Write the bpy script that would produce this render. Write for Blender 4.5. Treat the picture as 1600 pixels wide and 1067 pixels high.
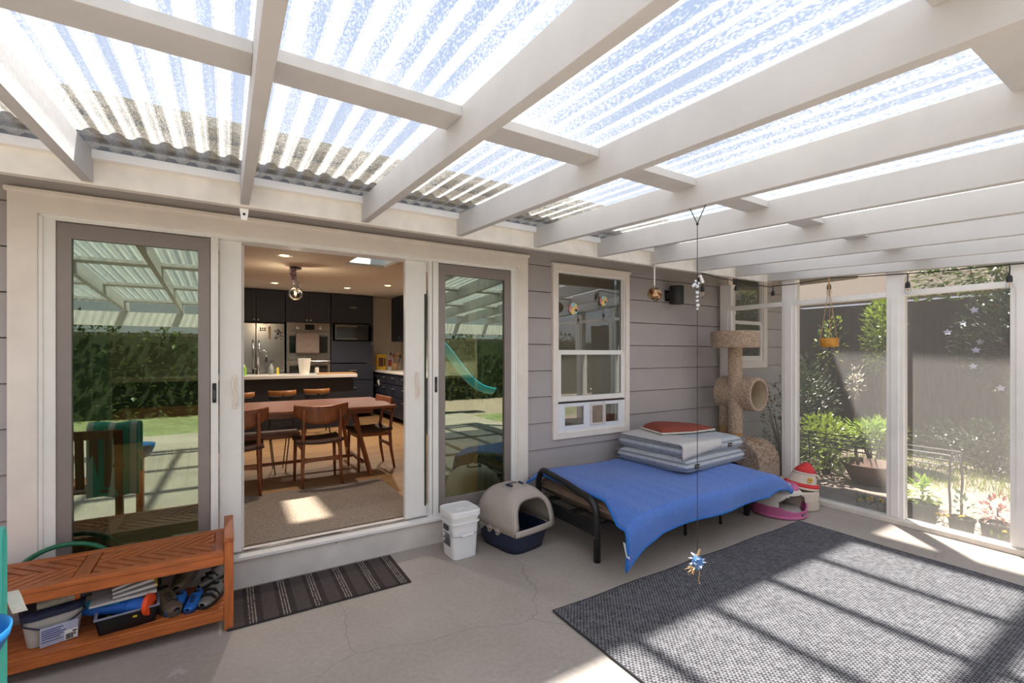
import bpy, bmesh, math, random
from mathutils import Vector, Matrix, Euler
random.seed(7)
PI = math.pi
scn = bpy.context.scene
COL = scn.collection
for o in list(bpy.data.objects): bpy.data.objects.remove(o)

# ---------------------------------------------------------------- camera
cam_data = bpy.data.cameras.new('camera')
cam = bpy.data.objects.new('camera', cam_data)
COL.objects.link(cam)
cam.location = (0.0, -3.5, 1.523)
cam.rotation_euler = (PI/2, 0, -math.radians(31.7))
cam_data.sensor_width = 36.0
cam_data.lens = 722/1600*36.0
cam_data.shift_y = (552-533.5)/1600
cam_data.clip_start = 0.02
scn.camera = cam

# ---------------------------------------------------------------- view
scn.view_settings.view_transform = 'Standard'
scn.view_settings.look = 'None'
scn.view_settings.gamma = 1.0
scn.view_settings.use_curve_mapping = False
scn.view_settings.exposure = 1.14
cy = scn.cycles
cy.max_bounces = 10; cy.diffuse_bounces = 5; cy.glossy_bounces = 4
cy.transmission_bounces = 8; cy.transparent_max_bounces = 24
cy.caustics_reflective = False; cy.caustics_refractive = False
cy.sample_clamp_indirect = 6.0
cy.use_denoising = True

# ---------------------------------------------------------------- sky and sun
SUN = Vector((-0.32, -0.35, -1.0)).normalized()
w = bpy.data.worlds.new('sky'); scn.world = w; w.use_nodes = True
wn = w.node_tree.nodes; wl = w.node_tree.links
bgn = wn['Background']; bgn.inputs['Strength'].default_value = 0.38
tcw = wn.new('ShaderNodeTexCoord'); sx = wn.new('ShaderNodeSeparateXYZ')
rmp = wn.new('ShaderNodeValToRGB')
rmp.color_ramp.elements[0].position = 0.0; rmp.color_ramp.elements[0].color = (0.90, 0.93, 1.0, 1)
rmp.color_ramp.elements[1].position = 0.75; rmp.color_ramp.elements[1].color = (0.42, 0.60, 1.0, 1)
wl.new(tcw.outputs['Generated'], sx.inputs[0]); wl.new(sx.outputs['Z'], rmp.inputs[0])
wl.new(rmp.outputs[0], bgn.inputs['Color'])
sl = bpy.data.lights.new('sun', 'SUN'); sl.energy = 8.2; sl.angle = math.radians(2.0); sl.color = (1.0, 0.945, 0.87)
so = bpy.data.objects.new('sun', sl); COL.objects.link(so)
so.rotation_euler = SUN.to_track_quat('-Z', 'Y').to_euler()
so.location = (4, 3, 9)

# ---------------------------------------------------------------- helpers
def lin(hx):
    hx = hx.lstrip('#'); r = []
    for i in (0, 2, 4):
        c = int(hx[i:i+2], 16)/255
        r.append(c/12.92 if c <= 0.04045 else ((c+0.055)/1.055)**2.4)
    return (r[0], r[1], r[2], 1.0)
MATS = {}
def M(name, hx, rough=0.5, metal=0.0, var=0.10, scale=14.0, bump=0.0, bscale=60.0, stretch=None, spec=0.5, sheen=0.0, trans=None):
    """principled paint / plastic / cloth with a procedural colour variation and an optional noise bump"""
    if name in MATS: return MATS[name]
    m = bpy.data.materials.new(name); m.use_nodes = True; MATS[name] = m
    n = m.node_tree.nodes; l = m.node_tree.links; b = n['Principled BSDF']
    b.inputs['Roughness'].default_value = rough; b.inputs['Metallic'].default_value = metal
    b.inputs['Specular IOR Level'].default_value = spec
    if sheen: b.inputs['Sheen Weight'].default_value = sheen
    tc = n.new('ShaderNodeTexCoord'); mp = n.new('ShaderNodeMapping'); l.new(tc.outputs['Object'], mp.inputs['Vector'])
    if stretch: mp.inputs['Scale'].default_value = stretch
    no = n.new('ShaderNodeTexNoise'); no.inputs['Scale'].default_value = scale; no.inputs['Detail'].default_value = 4
    l.new(mp.outputs[0], no.inputs['Vector'])
    cr = n.new('ShaderNodeValToRGB'); c = lin(hx)
    cr.color_ramp.elements[0].position = 0.3; cr.color_ramp.elements[1].position = 0.7
    cr.color_ramp.elements[0].color = tuple(max(0, x*(1-var)) for x in c[:3])+(1,)
    cr.color_ramp.elements[1].color = tuple(min(1, x*(1+var)) for x in c[:3])+(1,)
    l.new(no.outputs['Fac'], cr.inputs[0]); l.new(cr.outputs[0], b.inputs['Base Color'])
    if bump:
        nb = n.new('ShaderNodeTexNoise'); nb.inputs['Scale'].default_value = bscale; nb.inputs['Detail'].default_value = 5
        l.new(mp.outputs[0], nb.inputs['Vector'])
        bp = n.new('ShaderNodeBump'); bp.inputs['Strength'].default_value = bump; bp.inputs['Distance'].default_value = 0.01
        l.new(nb.outputs['Fac'], bp.inputs['Height']); l.new(bp.outputs[0], b.inputs['Normal'])
    return m
def nodes(name):
    m = bpy.data.materials.new(name); m.use_nodes = True; MATS[name] = m
    n = m.node_tree.nodes; l = m.node_tree.links
    return m, n, l
def math_node(n, l, op, a, b=None, clamp=False):
    q = n.new('ShaderNodeMath'); q.operation = op; q.use_clamp = clamp
    for i, v in enumerate((a, b)):
        if v is None: continue
        if isinstance(v, (int, float)): q.inputs[i].default_value = v
        else: l.new(v, q.inputs[i])
    return q.outputs[0]

class MB:
    """collects shapes for ONE mesh object"""
    def __init__(s): s.v = []; s.f = []
    def add(s, vs, fs):
        o = len(s.v); s.v += [tuple(p) for p in vs]; s.f += [tuple(i+o for i in f) for f in fs]; return s
    def box(s, a, b):
        k = (len(s.f)//6) % 7*6e-5        # keeps the faces of touching boards from lying in one plane
        x0, y0, z0 = (min(a[i], b[i])-k for i in range(3)); x1, y1, z1 = (max(a[i], b[i])+k for i in range(3))
        return s.add([(x0,y0,z0),(x1,y0,z0),(x1,y1,z0),(x0,y1,z0),(x0,y0,z1),(x1,y0,z1),(x1,y1,z1),(x0,y1,z1)],
                     [(0,3,2,1),(4,5,6,7),(0,1,5,4),(1,2,6,5),(2,3,7,6),(3,0,4,7)])
    def hexa(s, p):
        return s.add(p, [(0,3,2,1),(4,5,6,7),(0,1,5,4),(1,2,6,5),(2,3,7,6),(3,0,4,7)])
    def bar(s, p, q, w, h, up=(0,0,1)):
        p = Vector(p); q = Vector(q); d = (q-p).normalized(); u = Vector(up)
        sd = d.cross(u)
        if sd.length < 1e-4: sd = d.cross(Vector((1,0,0)))
        sd.normalize(); u = sd.cross(d).normalized()
        c = []
        for e in (p, q):
            for a, b in ((-1,-1),(1,-1),(1,1),(-1,1)): c.append(e+sd*a*w/2+u*b*h/2)
        return s.hexa(c)
    def tube(s, pts, r, n=8, caps=True, closed=False):
        pts = [Vector(p) for p in pts]; k = len(pts)
        rs = r if isinstance(r, (list, tuple)) else [r]*k
        rings = []; prev = None
        for i, p in enumerate(pts):
            if closed: d = pts[(i+1) % k]-pts[i-1]
            else: d = pts[min(i+1, k-1)]-pts[max(i-1, 0)]
            d.normalize()
            if prev is None:
                a = d.orthogonal().normalized()
            else:
                a = prev-d*prev.dot(d)
                a = a.normalized() if a.length > 1e-6 else d.orthogonal().normalized()
            prev = a; b = d.cross(a)
            rings.append([p+(a*math.cos(t)+b*math.sin(t))*rs[i] for t in (2*PI*j/n for j in range(n))])
        vs = [v for rg in rings for v in rg]; fs = []
        for i in range(k if closed else k-1):
            i2 = (i+1) % k
            for j in range(n): fs.append((i*n+j, i*n+(j+1) % n, i2*n+(j+1) % n, i2*n+j))
        if caps and not closed: fs.append(tuple(range(n-1, -1, -1))); fs.append(tuple((k-1)*n+j for j in range(n)))
        return s.add(vs, fs)
    def lathe(s, prof, n=24, c=(0,0,0), ax='z', cap=True, sq=0.0):
        """prof = [(r, h)...]; sq>0 turns rings into rounded squares"""
        vs = []; k = len(prof)
        for r, h in prof:
            for j in range(n):
                t = 2*PI*j/n; ct, st = math.cos(t), math.sin(t)
                if sq:
                    e = 2/(2+sq*8); ct = math.copysign(abs(ct)**e, ct); st = math.copysign(abs(st)**e, st)
                p = (r*ct, r*st, h)
                if ax == 'x': p = (h, r*ct, r*st)
                if ax == 'y': p = (r*ct, -h, r*st)
                vs.append((p[0]+c[0], p[1]+c[1], p[2]+c[2]))
        fs = [(i*n+j, i*n+(j+1) % n, (i+1)*n+(j+1) % n, (i+1)*n+j) for i in range(k-1) for j in range(n)]
        if cap: fs.append(tuple(range(n-1, -1, -1))); fs.append(tuple((k-1)*n+j for j in range(n)))
        return s.add(vs, fs)
    def ball(s, c, r, n=16, k=10):
        rx, ry, rz = r if isinstance(r, (list, tuple)) else (r, r, r)
        vs = []; fs = []
        for i in range(k+1):
            a = -PI/2+PI*i/k
            for j in range(n):
                t = 2*PI*j/n
                vs.append((c[0]+rx*math.cos(a)*math.cos(t), c[1]+ry*math.cos(a)*math.sin(t), c[2]+rz*math.sin(a)))
        fs = [(i*n+j, i*n+(j+1) % n, (i+1)*n+(j+1) % n, (i+1)*n+j) for i in range(k) for j in range(n)]
        return s.add(vs, fs)
    def prism(s, poly, d, o=(0,0,0)):
        """poly: 3-D points of a planar outline, pushed along vector d"""
        k = len(poly); p = [Vector(q)+Vector(o) for q in poly]; q = [a+Vector(d) for a in p]
        fs = [tuple(range(k-1, -1, -1)), tuple(range(k, 2*k))]+[(i, (i+1) % k, k+(i+1) % k, k+i) for i in range(k)]
        return s.add(p+q, fs)
    def grid(s, fn, nu, nv, closeu=False):
        vs = [fn(i/(nu if closeu else nu-1), j/(nv-1)) for j in range(nv) for i in range(nu)]
        fs = []
        for j in range(nv-1):
            for i in range(nu if closeu else nu-1):
                i2 = (i+1) % nu
                fs.append((j*nu+i, j*nu+i2, (j+1)*nu+i2, (j+1)*nu+i))
        return s.add(vs, fs)
    def leaf(s, p, d, L, W, up=None):
        p = Vector(p); d = Vector(d).normalized(); u = Vector(up) if up else Vector((0,0,1))
        sd = d.cross(u)
        if sd.length < 1e-3: sd = Vector((1,0,0))
        sd.normalize(); nn = sd.cross(d)
        return s.add([p, p+d*L*.45+sd*W/2+nn*W*.12, p+d*L, p+d*L*.45-sd*W/2+nn*W*.12], [(0,1,2,3)])
    def build(s, name, mat, parent=None, smooth=False, bevel=0, world=False, subd=0, recalc=True, seg=2, solid=0):
        me = bpy.data.meshes.new(name)
        vs = s.v
        if world and parent is not None:
            off = wloc(parent)
            vs = [(x-off[0], y-off[1], z-off[2]) for x, y, z in vs]
        me.from_pydata(vs, [], s.f); me.update()
        if recalc:
            bm = bmesh.new(); bm.from_mesh(me); bmesh.ops.recalc_face_normals(bm, faces=bm.faces); bm.to_mesh(me); bm.free()
        me.materials.append(mat)
        o = bpy.data.objects.new(name, me); COL.objects.link(o)
        if parent is not None: o.parent = parent
        if smooth:
            for p in me.polygons: p.use_smooth = True
        if solid:
            md = o.modifiers.new('thick', 'SOLIDIFY'); md.thickness = solid; md.offset = 0
        if bevel:
            md = o.modifiers.new('bevel', 'BEVEL'); md.width = bevel; md.segments = seg; md.limit_method = 'ANGLE'; md.angle_limit = math.radians(40)
        if subd:
            md = o.modifiers.new('sub', 'SUBSURF'); md.levels = subd; md.render_levels = subd
        return o
def wloc(o):
    v = Vector(o.location)
    while o.parent is not None:
        o = o.parent; v = v+Vector(o.location)
    return v
def tag(o, label, cat, group=None, kind=None):
    o['label'] = label; o['category'] = cat
    if group: o['group'] = group
    if kind: o['kind'] = kind
    return o
def thing(name, label, cat, loc=(0,0,0), rz=0.0, group=None):
    o = bpy.data.objects.new(name, None); COL.objects.link(o)
    o.empty_display_size = 0.1
    o.location = loc; o.rotation_euler = (0, 0, rz)
    return tag(o, label, cat, group)
def struct(name, label, cat='', loc=(0,0,0)):
    o = bpy.data.objects.new(name, None); COL.objects.link(o)
    o.location = loc; o['kind'] = 'structure'
    if label: o['label'] = label
    if cat: o['category'] = cat
    return o
def skind(o, label, cat):
    o['kind'] = 'structure'; o['label'] = label; o['category'] = cat; return o
def copy_tree(o, parent=None):
    c = o.copy(); COL.objects.link(c)
    if parent is not None: c.parent = parent
    for ch in list(o.children): copy_tree(ch, c)
    return c
def arc(c, r, a0, a1, n, plane='xz'):
    out = []
    for i in range(n+1):
        a = a0+(a1-a0)*i/n; p, q = r*math.cos(a), r*math.sin(a)
        out.append((c[0]+p, c[1], c[2]+q) if plane == 'xz' else (c[0], c[1]+p, c[2]+q) if plane == 'yz' else (c[0]+p, c[1]+q, c[2]))
    return out
# ---------------------------------------------------------------- materials of the setting
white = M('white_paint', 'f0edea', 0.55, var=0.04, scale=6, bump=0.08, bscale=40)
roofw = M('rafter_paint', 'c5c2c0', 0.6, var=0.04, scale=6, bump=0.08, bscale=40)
white2 = M('weathered_white_paint', 'e6ded3', 0.6, var=0.09, scale=9, bump=0.12, bscale=50)
cream = M('cream_trim_paint', 'ebe1d8', 0.55, var=0.05, scale=7, bump=0.06, bscale=40)
vinyl = M('white_vinyl', 'eceae6', 0.35, var=0.02)
siding = M('grey_siding_paint', 'aaa3a2', 0.6, var=0.06, scale=3, bump=0.15, bscale=90, stretch=(0.5, 1, 1))
soffit_m = M('grey_soffit_paint', '9b918c', 0.7, var=0.06)
grey_frame = M('grey_aluminium', '8e8480', 0.45, var=0.04, metal=0.2)
shingle = M('roof_shingle', 'a89a84', 0.9, var=0.25, scale=30, bump=0.4)
in_wall = M('interior_wall_paint', 'ebe2d6', 0.7, var=0.03)
in_ceil = M('interior_ceiling_paint', 'c9bfb3', 0.8, var=0.03)
black_p = M('black_plastic', '1b1b1d', 0.45, var=0.1)
black_m = M('black_powder_coat', '1e1d1e', 0.42, var=0.12, bump=0.05)
steel = M('stainless_steel', 'a5a29d', 0.2, metal=0.95, var=0.05, stretch=(1, 1, 0.1))
chrome = M('polished_metal', 'c8c8c8', 0.15, metal=1.0, var=0.02)
foam_m = M('grey_closure_foam', '7d8088', 0.9, var=0.15, scale=40, bump=0.3)

def concrete():
    m, n, l = nodes('concrete'); b = n['Principled BSDF']; b.inputs['Roughness'].default_value = 0.62
    tc = n.new('ShaderNodeTexCoord')
    a = n.new('ShaderNodeTexNoise'); a.inputs['Scale'].default_value = 1.3; a.inputs['Detail'].default_value = 6
    c = n.new('ShaderNodeTexNoise'); c.inputs['Scale'].default_value = 38; c.inputs['Detail'].default_value = 6
    l.new(tc.outputs['Object'], a.inputs[0]); l.new(tc.outputs['Object'], c.inputs[0])
    r = n.new('ShaderNodeValToRGB'); r.color_ramp.elements[0].position = .32; r.color_ramp.elements[1].position = .72
    r.color_ramp.elements[0].color = lin('9b9086'); r.color_ramp.elements[1].color = lin('b7ada2')
    mx = n.new('ShaderNodeMix'); mx.data_type = 'FLOAT'; mx.inputs[0].default_value = .35
    l.new(a.outputs['Fac'], mx.inputs[2]); l.new(c.outputs['Fac'], mx.inputs[3]); l.new(mx.outputs[0], r.inputs[0])
    # a thin crack running across the slab and pale paint drips
    v = n.new('ShaderNodeTexVoronoi'); v.feature = 'DISTANCE_TO_EDGE'; v.inputs['Scale'].default_value = 0.31
    nz = n.new('ShaderNodeTexNoise'); nz.inputs['Scale'].default_value = 2.5; nz.inputs['Detail'].default_value = 5
    l.new(tc.outputs['Object'], nz.inputs[0])
    ad = n.new('ShaderNodeMixRGB'); ad.blend_type = 'ADD'; ad.inputs[0].default_value = .22
    l.new(tc.outputs['Object'], ad.inputs[1]); l.new(nz.outputs['Color'], ad.inputs[2]); l.new(ad.outputs[0], v.inputs['Vector'])
    lt = math_node(n, l, 'LESS_THAN', v.outputs['Distance'], 0.0011)
    m2 = n.new('ShaderNodeMixRGB'); m2.inputs[2].default_value = lin('8f8880'); l.new(math_node(n, l, 'MULTIPLY', lt, .6), m2.inputs[0]); l.new(r.outputs[0], m2.inputs[1])
    sp = n.new('ShaderNodeTexNoise'); sp.inputs['Scale'].default_value = 16; sp.inputs['Detail'].default_value = 2
    l.new(tc.outputs['Object'], sp.inputs[0]); gt = math_node(n, l, 'GREATER_THAN', sp.outputs['Fac'], 0.765)
    m3 = n.new('ShaderNodeMixRGB'); m3.inputs[2].default_value = lin('d8d5d0'); l.new(math_node(n, l, 'MULTIPLY', gt, .7), m3.inputs[0]); l.new(m2.outputs[0], m3.inputs[1])
    # smudges of blue and white chalk near the bench
    for (cx, cy_, rad, hx) in ((-.33, -.93, .055, '9fb4c2'), (-.20, -.78, .045, 'c9c9cc')):
        vd = n.new('ShaderNodeVectorMath'); vd.operation = 'DISTANCE'; vd.inputs[1].default_value = (cx, cy_, 0); l.new(tc.outputs['Object'], vd.inputs[0])
        near = math_node(n, l, 'MULTIPLY', math_node(n, l, 'LESS_THAN', math_node(n, l, 'ADD', vd.outputs['Value'], math_node(n, l, 'MULTIPLY', c.outputs['Fac'], .22)), rad+.09), .4)
        m4 = n.new('ShaderNodeMixRGB'); m4.inputs[2].default_value = lin(hx); l.new(near, m4.inputs[0]); l.new(m3.outputs[0], m4.inputs[1]); m3 = m4
    l.new(m3.outputs[0], b.inputs['Base Color'])
    bp = n.new('ShaderNodeBump'); bp.inputs['Strength'].default_value = .12; bp.inputs['Distance'].default_value = .01
    l.new(c.outputs['Fac'], bp.inputs['Height']); l.new(bp.outputs[0], b.inputs['Normal'])
    return m
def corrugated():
    """clear ribbed plastic: white bands along each rib stand in for slopes lit by the sun"""
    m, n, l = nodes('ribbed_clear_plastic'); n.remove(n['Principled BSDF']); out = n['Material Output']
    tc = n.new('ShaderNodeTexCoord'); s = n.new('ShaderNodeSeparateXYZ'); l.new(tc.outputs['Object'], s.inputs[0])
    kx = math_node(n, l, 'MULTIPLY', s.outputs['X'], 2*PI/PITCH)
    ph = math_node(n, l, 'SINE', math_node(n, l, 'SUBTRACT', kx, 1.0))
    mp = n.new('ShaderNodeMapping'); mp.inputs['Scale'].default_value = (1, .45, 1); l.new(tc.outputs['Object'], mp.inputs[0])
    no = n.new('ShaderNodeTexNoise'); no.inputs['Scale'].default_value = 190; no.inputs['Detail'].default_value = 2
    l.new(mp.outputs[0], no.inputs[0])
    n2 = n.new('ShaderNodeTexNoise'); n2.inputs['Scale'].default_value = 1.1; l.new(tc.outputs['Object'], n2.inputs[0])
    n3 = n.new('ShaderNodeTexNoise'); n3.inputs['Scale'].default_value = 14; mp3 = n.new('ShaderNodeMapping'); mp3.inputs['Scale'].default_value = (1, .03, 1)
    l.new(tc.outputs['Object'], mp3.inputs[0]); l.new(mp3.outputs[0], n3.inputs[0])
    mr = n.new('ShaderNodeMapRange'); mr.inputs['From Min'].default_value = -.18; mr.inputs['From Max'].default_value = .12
    mr.inputs['To Min'].default_value = .38; mr.inputs['To Max'].default_value = .08  # sunlit look of the ribs is put into the scatter amount
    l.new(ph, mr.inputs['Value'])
    # a thin whiter line on both shoulders of each rib
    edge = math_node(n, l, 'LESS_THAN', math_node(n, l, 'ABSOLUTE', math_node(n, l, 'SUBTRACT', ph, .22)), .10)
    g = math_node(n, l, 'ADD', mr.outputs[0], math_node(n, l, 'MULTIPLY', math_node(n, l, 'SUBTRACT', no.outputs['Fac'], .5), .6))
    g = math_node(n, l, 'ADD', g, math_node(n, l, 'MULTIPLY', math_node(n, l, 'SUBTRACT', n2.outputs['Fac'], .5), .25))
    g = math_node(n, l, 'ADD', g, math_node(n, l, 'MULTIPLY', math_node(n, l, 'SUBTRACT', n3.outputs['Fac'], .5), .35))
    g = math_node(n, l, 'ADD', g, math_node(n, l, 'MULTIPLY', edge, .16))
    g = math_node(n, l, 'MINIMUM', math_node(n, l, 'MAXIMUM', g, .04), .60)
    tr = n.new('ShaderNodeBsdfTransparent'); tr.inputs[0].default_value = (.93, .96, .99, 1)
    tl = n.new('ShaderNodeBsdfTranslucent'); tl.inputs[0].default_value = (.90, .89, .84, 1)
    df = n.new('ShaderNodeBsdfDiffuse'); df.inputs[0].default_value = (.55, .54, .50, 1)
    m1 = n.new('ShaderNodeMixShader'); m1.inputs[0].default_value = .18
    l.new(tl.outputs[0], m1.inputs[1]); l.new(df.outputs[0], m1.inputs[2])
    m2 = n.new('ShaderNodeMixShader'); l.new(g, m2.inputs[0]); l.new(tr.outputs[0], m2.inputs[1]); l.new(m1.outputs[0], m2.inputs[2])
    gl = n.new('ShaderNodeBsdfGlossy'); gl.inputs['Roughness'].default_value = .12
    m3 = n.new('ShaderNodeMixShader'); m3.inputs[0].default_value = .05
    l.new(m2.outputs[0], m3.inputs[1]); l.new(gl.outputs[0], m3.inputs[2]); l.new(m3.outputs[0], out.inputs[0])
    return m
PITCH = 0.0835
def glass(name, tint, refl, rough=0.0):
    m, n, l = nodes(name); n.remove(n['Principled BSDF']); out = n['Material Output']
    tr = n.new('ShaderNodeBsdfTransparent'); tr.inputs[0].default_value = tint+(1,)
    gl = n.new('ShaderNodeBsdfGlossy'); gl.inputs['Roughness'].default_value = rough
    gl.inputs['Color'].default_value = (.80, .88, .74, 1) if refl > .2 else (1, 1, 1, 1)
    lw = n.new('ShaderNodeLayerWeight'); lw.inputs[0].default_value = .25
    nz = n.new('ShaderNodeTexNoise'); nz.inputs['Scale'].default_value = 3
    tc = n.new('ShaderNodeTexCoord'); l.new(tc.outputs['Object'], nz.inputs[0])
    a = math_node(n, l, 'ADD', math_node(n, l, 'MULTIPLY', lw.outputs['Fresnel'], .8), refl)
    a = math_node(n, l, 'ADD', a, math_node(n, l, 'MULTIPLY', math_node(n, l, 'SUBTRACT', nz.outputs['Fac'], .5), .04), True)
    mx = n.new('ShaderNodeMixShader'); l.new(a, mx.inputs[0]); l.new(tr.outputs[0], mx.inputs[1]); l.new(gl.outputs[0], mx.inputs[2])
    l.new(mx.outputs[0], out.inputs[0]); return m
def mesh_screen():
    m, n, l = nodes('insect_screen_mesh'); n.remove(n['Principled BSDF']); out = n['Material Output']
    tr = n.new('ShaderNodeBsdfTransparent'); df = n.new('ShaderNodeBsdfDiffuse'); tl = n.new('ShaderNodeBsdfTranslucent')
    tc = n.new('ShaderNodeTexCoord'); nz = n.new('ShaderNodeTexNoise'); nz.inputs['Scale'].default_value = 90
    l.new(tc.outputs['Object'], nz.inputs[0])
    r = n.new('ShaderNodeValToRGB'); r.color_ramp.elements[0].color = lin('a9a7a3'); r.color_ramp.elements[1].color = lin('c0bdb9')
    l.new(nz.outputs['Fac'], r.inputs[0]); l.new(r.outputs[0], df.inputs[0]); l.new(r.outputs[0], tl.inputs[0])
    a = n.new('ShaderNodeMixShader'); a.inputs[0].default_value = .65
    l.new(df.outputs[0], a.inputs[1]); l.new(tl.outputs[0], a.inputs[2])
    mx = n.new('ShaderNodeMixShader'); mx.inputs[0].default_value = .22
    l.new(tr.outputs[0], mx.inputs[1]); l.new(a.outputs[0], mx.inputs[2]); l.new(mx.outputs[0], out.inputs[0]); return m
def planks(name, c0, c1, pw, L, axis='x', rough=.45, gap=.004):
    m, n, l = nodes(name); b = n['Principled BSDF']; b.inputs['Roughness'].default_value = rough
    tc = n.new('ShaderNodeTexCoord'); mp = n.new('ShaderNodeMapping'); l.new(tc.outputs['Object'], mp.inputs[0])
    if axis == 'y': mp.inputs['Rotation'].default_value = (0, 0, PI/2)
    br = n.new('ShaderNodeTexBrick'); br.inputs['Scale'].default_value = 1; br.inputs['Brick Width'].default_value = L; br.inputs['Row Height'].default_value = pw
    br.inputs['Mortar Size'].default_value = gap*.4; br.inputs['Color1'].default_value = lin(c0); br.inputs['Color2'].default_value = lin(c1); br.inputs['Mortar'].default_value = lin('4a3826')
    l.new(mp.outputs[0], br.inputs['Vector'])
    nz = n.new('ShaderNodeTexNoise'); nz.inputs['Scale'].default_value = 8; mp2 = n.new('ShaderNodeMapping')
    mp2.inputs['Scale'].default_value = (1, 9, 9) if axis == 'x' else (9, 1, 9)
    l.new(tc.outputs['Object'], mp2.inputs[0]); l.new(mp2.outputs[0], nz.inputs[0])
    mx = n.new('ShaderNodeMixRGB'); mx.blend_type = 'MULTIPLY'; mx.inputs[0].default_value = .35
    l.new(br.outputs[0], mx.inputs[1]); l.new(nz.outputs['Fac'], mx.inputs[2]); l.new(mx.outputs[0], b.inputs['Base Color'])
    return m
def scuffed():
    m, n, l = nodes('scuffed_white_paint'); b = n['Principled BSDF']; b.inputs['Roughness'].default_value = .6
    tc = n.new('ShaderNodeTexCoord'); a = n.new('ShaderNodeTexNoise'); a.inputs['Scale'].default_value = 5; a.inputs['Detail'].default_value = 6
    c = n.new('ShaderNodeTexNoise'); c.inputs['Scale'].default_value = 17; c.inputs['Detail'].default_value = 3
    l.new(tc.outputs['Object'], a.inputs[0]); l.new(tc.outputs['Object'], c.inputs[0])
    r = n.new('ShaderNodeValToRGB'); r.color_ramp.elements[0].position = .3; r.color_ramp.elements[1].position = .7
    r.color_ramp.elements[0].color = lin('d3cbc4'); r.color_ramp.elements[1].color = lin('e6e0da'); l.new(a.outputs['Fac'], r.inputs[0])
    g = math_node(n, l, 'GREATER_THAN', c.outputs['Fac'], .715)
    mx = n.new('ShaderNodeMixRGB'); mx.inputs[2].default_value = lin('8a6a4c'); l.new(math_node(n, l, 'MULTIPLY', g, .85), mx.inputs[0]); l.new(r.outputs[0], mx.inputs[1]); l.new(mx.outputs[0], b.inputs['Base Color'])
    return m
scuff = scuffed()
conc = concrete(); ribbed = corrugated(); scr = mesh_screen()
door_glass = glass('green_tinted_glass', (.58, .66, .55), .22)
win_glass = glass('window_glass', (.55, .60, .58), .15)
clear_glass = glass('clear_glass', (.95, .96, .95), .03)
oak = planks('oak_plank_floor', 'c39a6b', 'b58a5a', .12, 1.4)

# ---------------------------------------------------------------- patio slab, soil outside
skind(MB().box((-9, -7.2, -.12), (5.16, 0.0, 0.0)).build('floor', conc), 'bare grey concrete patio slab', 'floor')  # stretch beyond the roof is added to bounce sunlight in under it

# ---------------------------------------------------------------- house wall of lap siding
DX0, DX1, DZ1 = -.985, 2.312, 2.39          # outer edge of the door casing
W1 = (2.595, 3.588, .711, 2.358)            # first window, outer edge of the trim
W2 = (5.30, 6.16, 1.335, 2.85)
OPEN = [(DX0+.06, DX1-.06, -1, DZ1-.06), (W1[0]+.04, W1[1]-.04, W1[2]+.04, W1[3]-.04), (W2[0]+.03, W2[1]-.03, W2[2]+.03, W2[3]-.03)]
HX = 6.72
mb = MB(); lines = [2.573-.2425*k for k in range(11)]; zt = 2.86
zs = [2.86]+[z for z in lines if z > .02]+[.0]
def seg_cut(x0, x1, z0, z1):
    out = [(x0, x1)]
    for a, b, c, d in OPEN:
        if c < z1-1e-4 and d > z0+1e-4:
            nx = []
            for p, q in out:
                if b <= p or a >= q: nx.append((p, q)); continue
                if a > p: nx.append((p, a))
                if b < q: nx.append((b, q))
            out = nx
    return out
cuts = sorted({z for o in OPEN for z in o[2:]})
for top, bot in zip(zs[:-1], zs[1:]):
    lv = [top]+[z for z in reversed(cuts) if bot < z < top]+[bot]
    for a, b in zip(lv[:-1], lv[1:]):
        ya = -.002-.016*(top-a)/(top-bot); yb = -.002-.016*(top-b)/(top-bot); b_ = b+(.006 if b == bot and bot > 0 else 0)
        for x0, x1 in seg_cut(-9, HX, b, a):
            mb.hexa([(x0,yb,b_),(x1,yb,b_),(x1,.05,b_),(x0,.05,b_),(x0,ya,a),(x1,ya,a),(x1,.05,a),(x0,.05,a)])
skind(mb.build('wall_back', siding), 'grey horizontal lap siding of the house', 'wall')
# inner face of that wall
mb = MB()
for a, b in ((-9, DX0+.06), (DX1-.06, W1[0]+.04), (W1[1]-.04, W2[0]+.03), (W2[1]-.03, HX)): mb.box((a, .055, 0), (b, .12, 2.9))
mb.box((DX0+.06, .055, DZ1-.06), (DX1-.06, .12, 2.9)); mb.box((W1[0]+.04, .055, 0), (W1[1]-.04, .12, W1[2]+.04)); mb.box((W1[0]+.04, .055, W1[3]-.04), (W1[1]-.04, .12, 2.9)).box((W2[0]+.03, .055, 0), (W2[1]-.03, .12, W2[2]+.03))
mb.box((HX-.05, .12, 0), (HX, 9, 2.9))
skind(mb.build('wall_inner', in_wall), 'painted inside face of the house wall', 'wall')

# soffit, fascia, shingled roof edge over the plastic
rf = struct('trim_1', 'grey soffit and shingled roof edge of the house', 'roof edge')
MB().box((-9, -.66, 2.50), (5.13, .06, 2.53)).build('soffit', soffit_m, rf)
MB().box((-9, -.64, 2.53), (5.13, -.62, 2.55)).build('frieze_board', white, rf)
MB().box((-9, -.682, 2.535), (5.13, -.63, 2.542)).build('eave_lining', white, rf)
m_ = MB()
def roofz(y): return 2.60+.17*(y+.87)
SKH = (1.33, 1.60, 1.38, 2.25)           # skylight hole
for x0, x1, y0, y1 in ((-9, SKH[0], -.87, 9), (SKH[1], 7.1, -.87, 9), (SKH[0], SKH[1], -.87, SKH[2]), (SKH[0], SKH[1], SKH[3], 9)):
    m_.hexa([(x0,y0,roofz(y0)),(x1,y0,roofz(y0)),(x1,y1,roofz(y1)),(x0,y1,roofz(y1)),(x0,y0,roofz(y0)+.05),(x1,y0,roofz(y0)+.05),(x1,y1,roofz(y1)+.05),(x0,y1,roofz(y1)+.05)])
m_.build('shingle_roof', shingle, rf)
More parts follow.
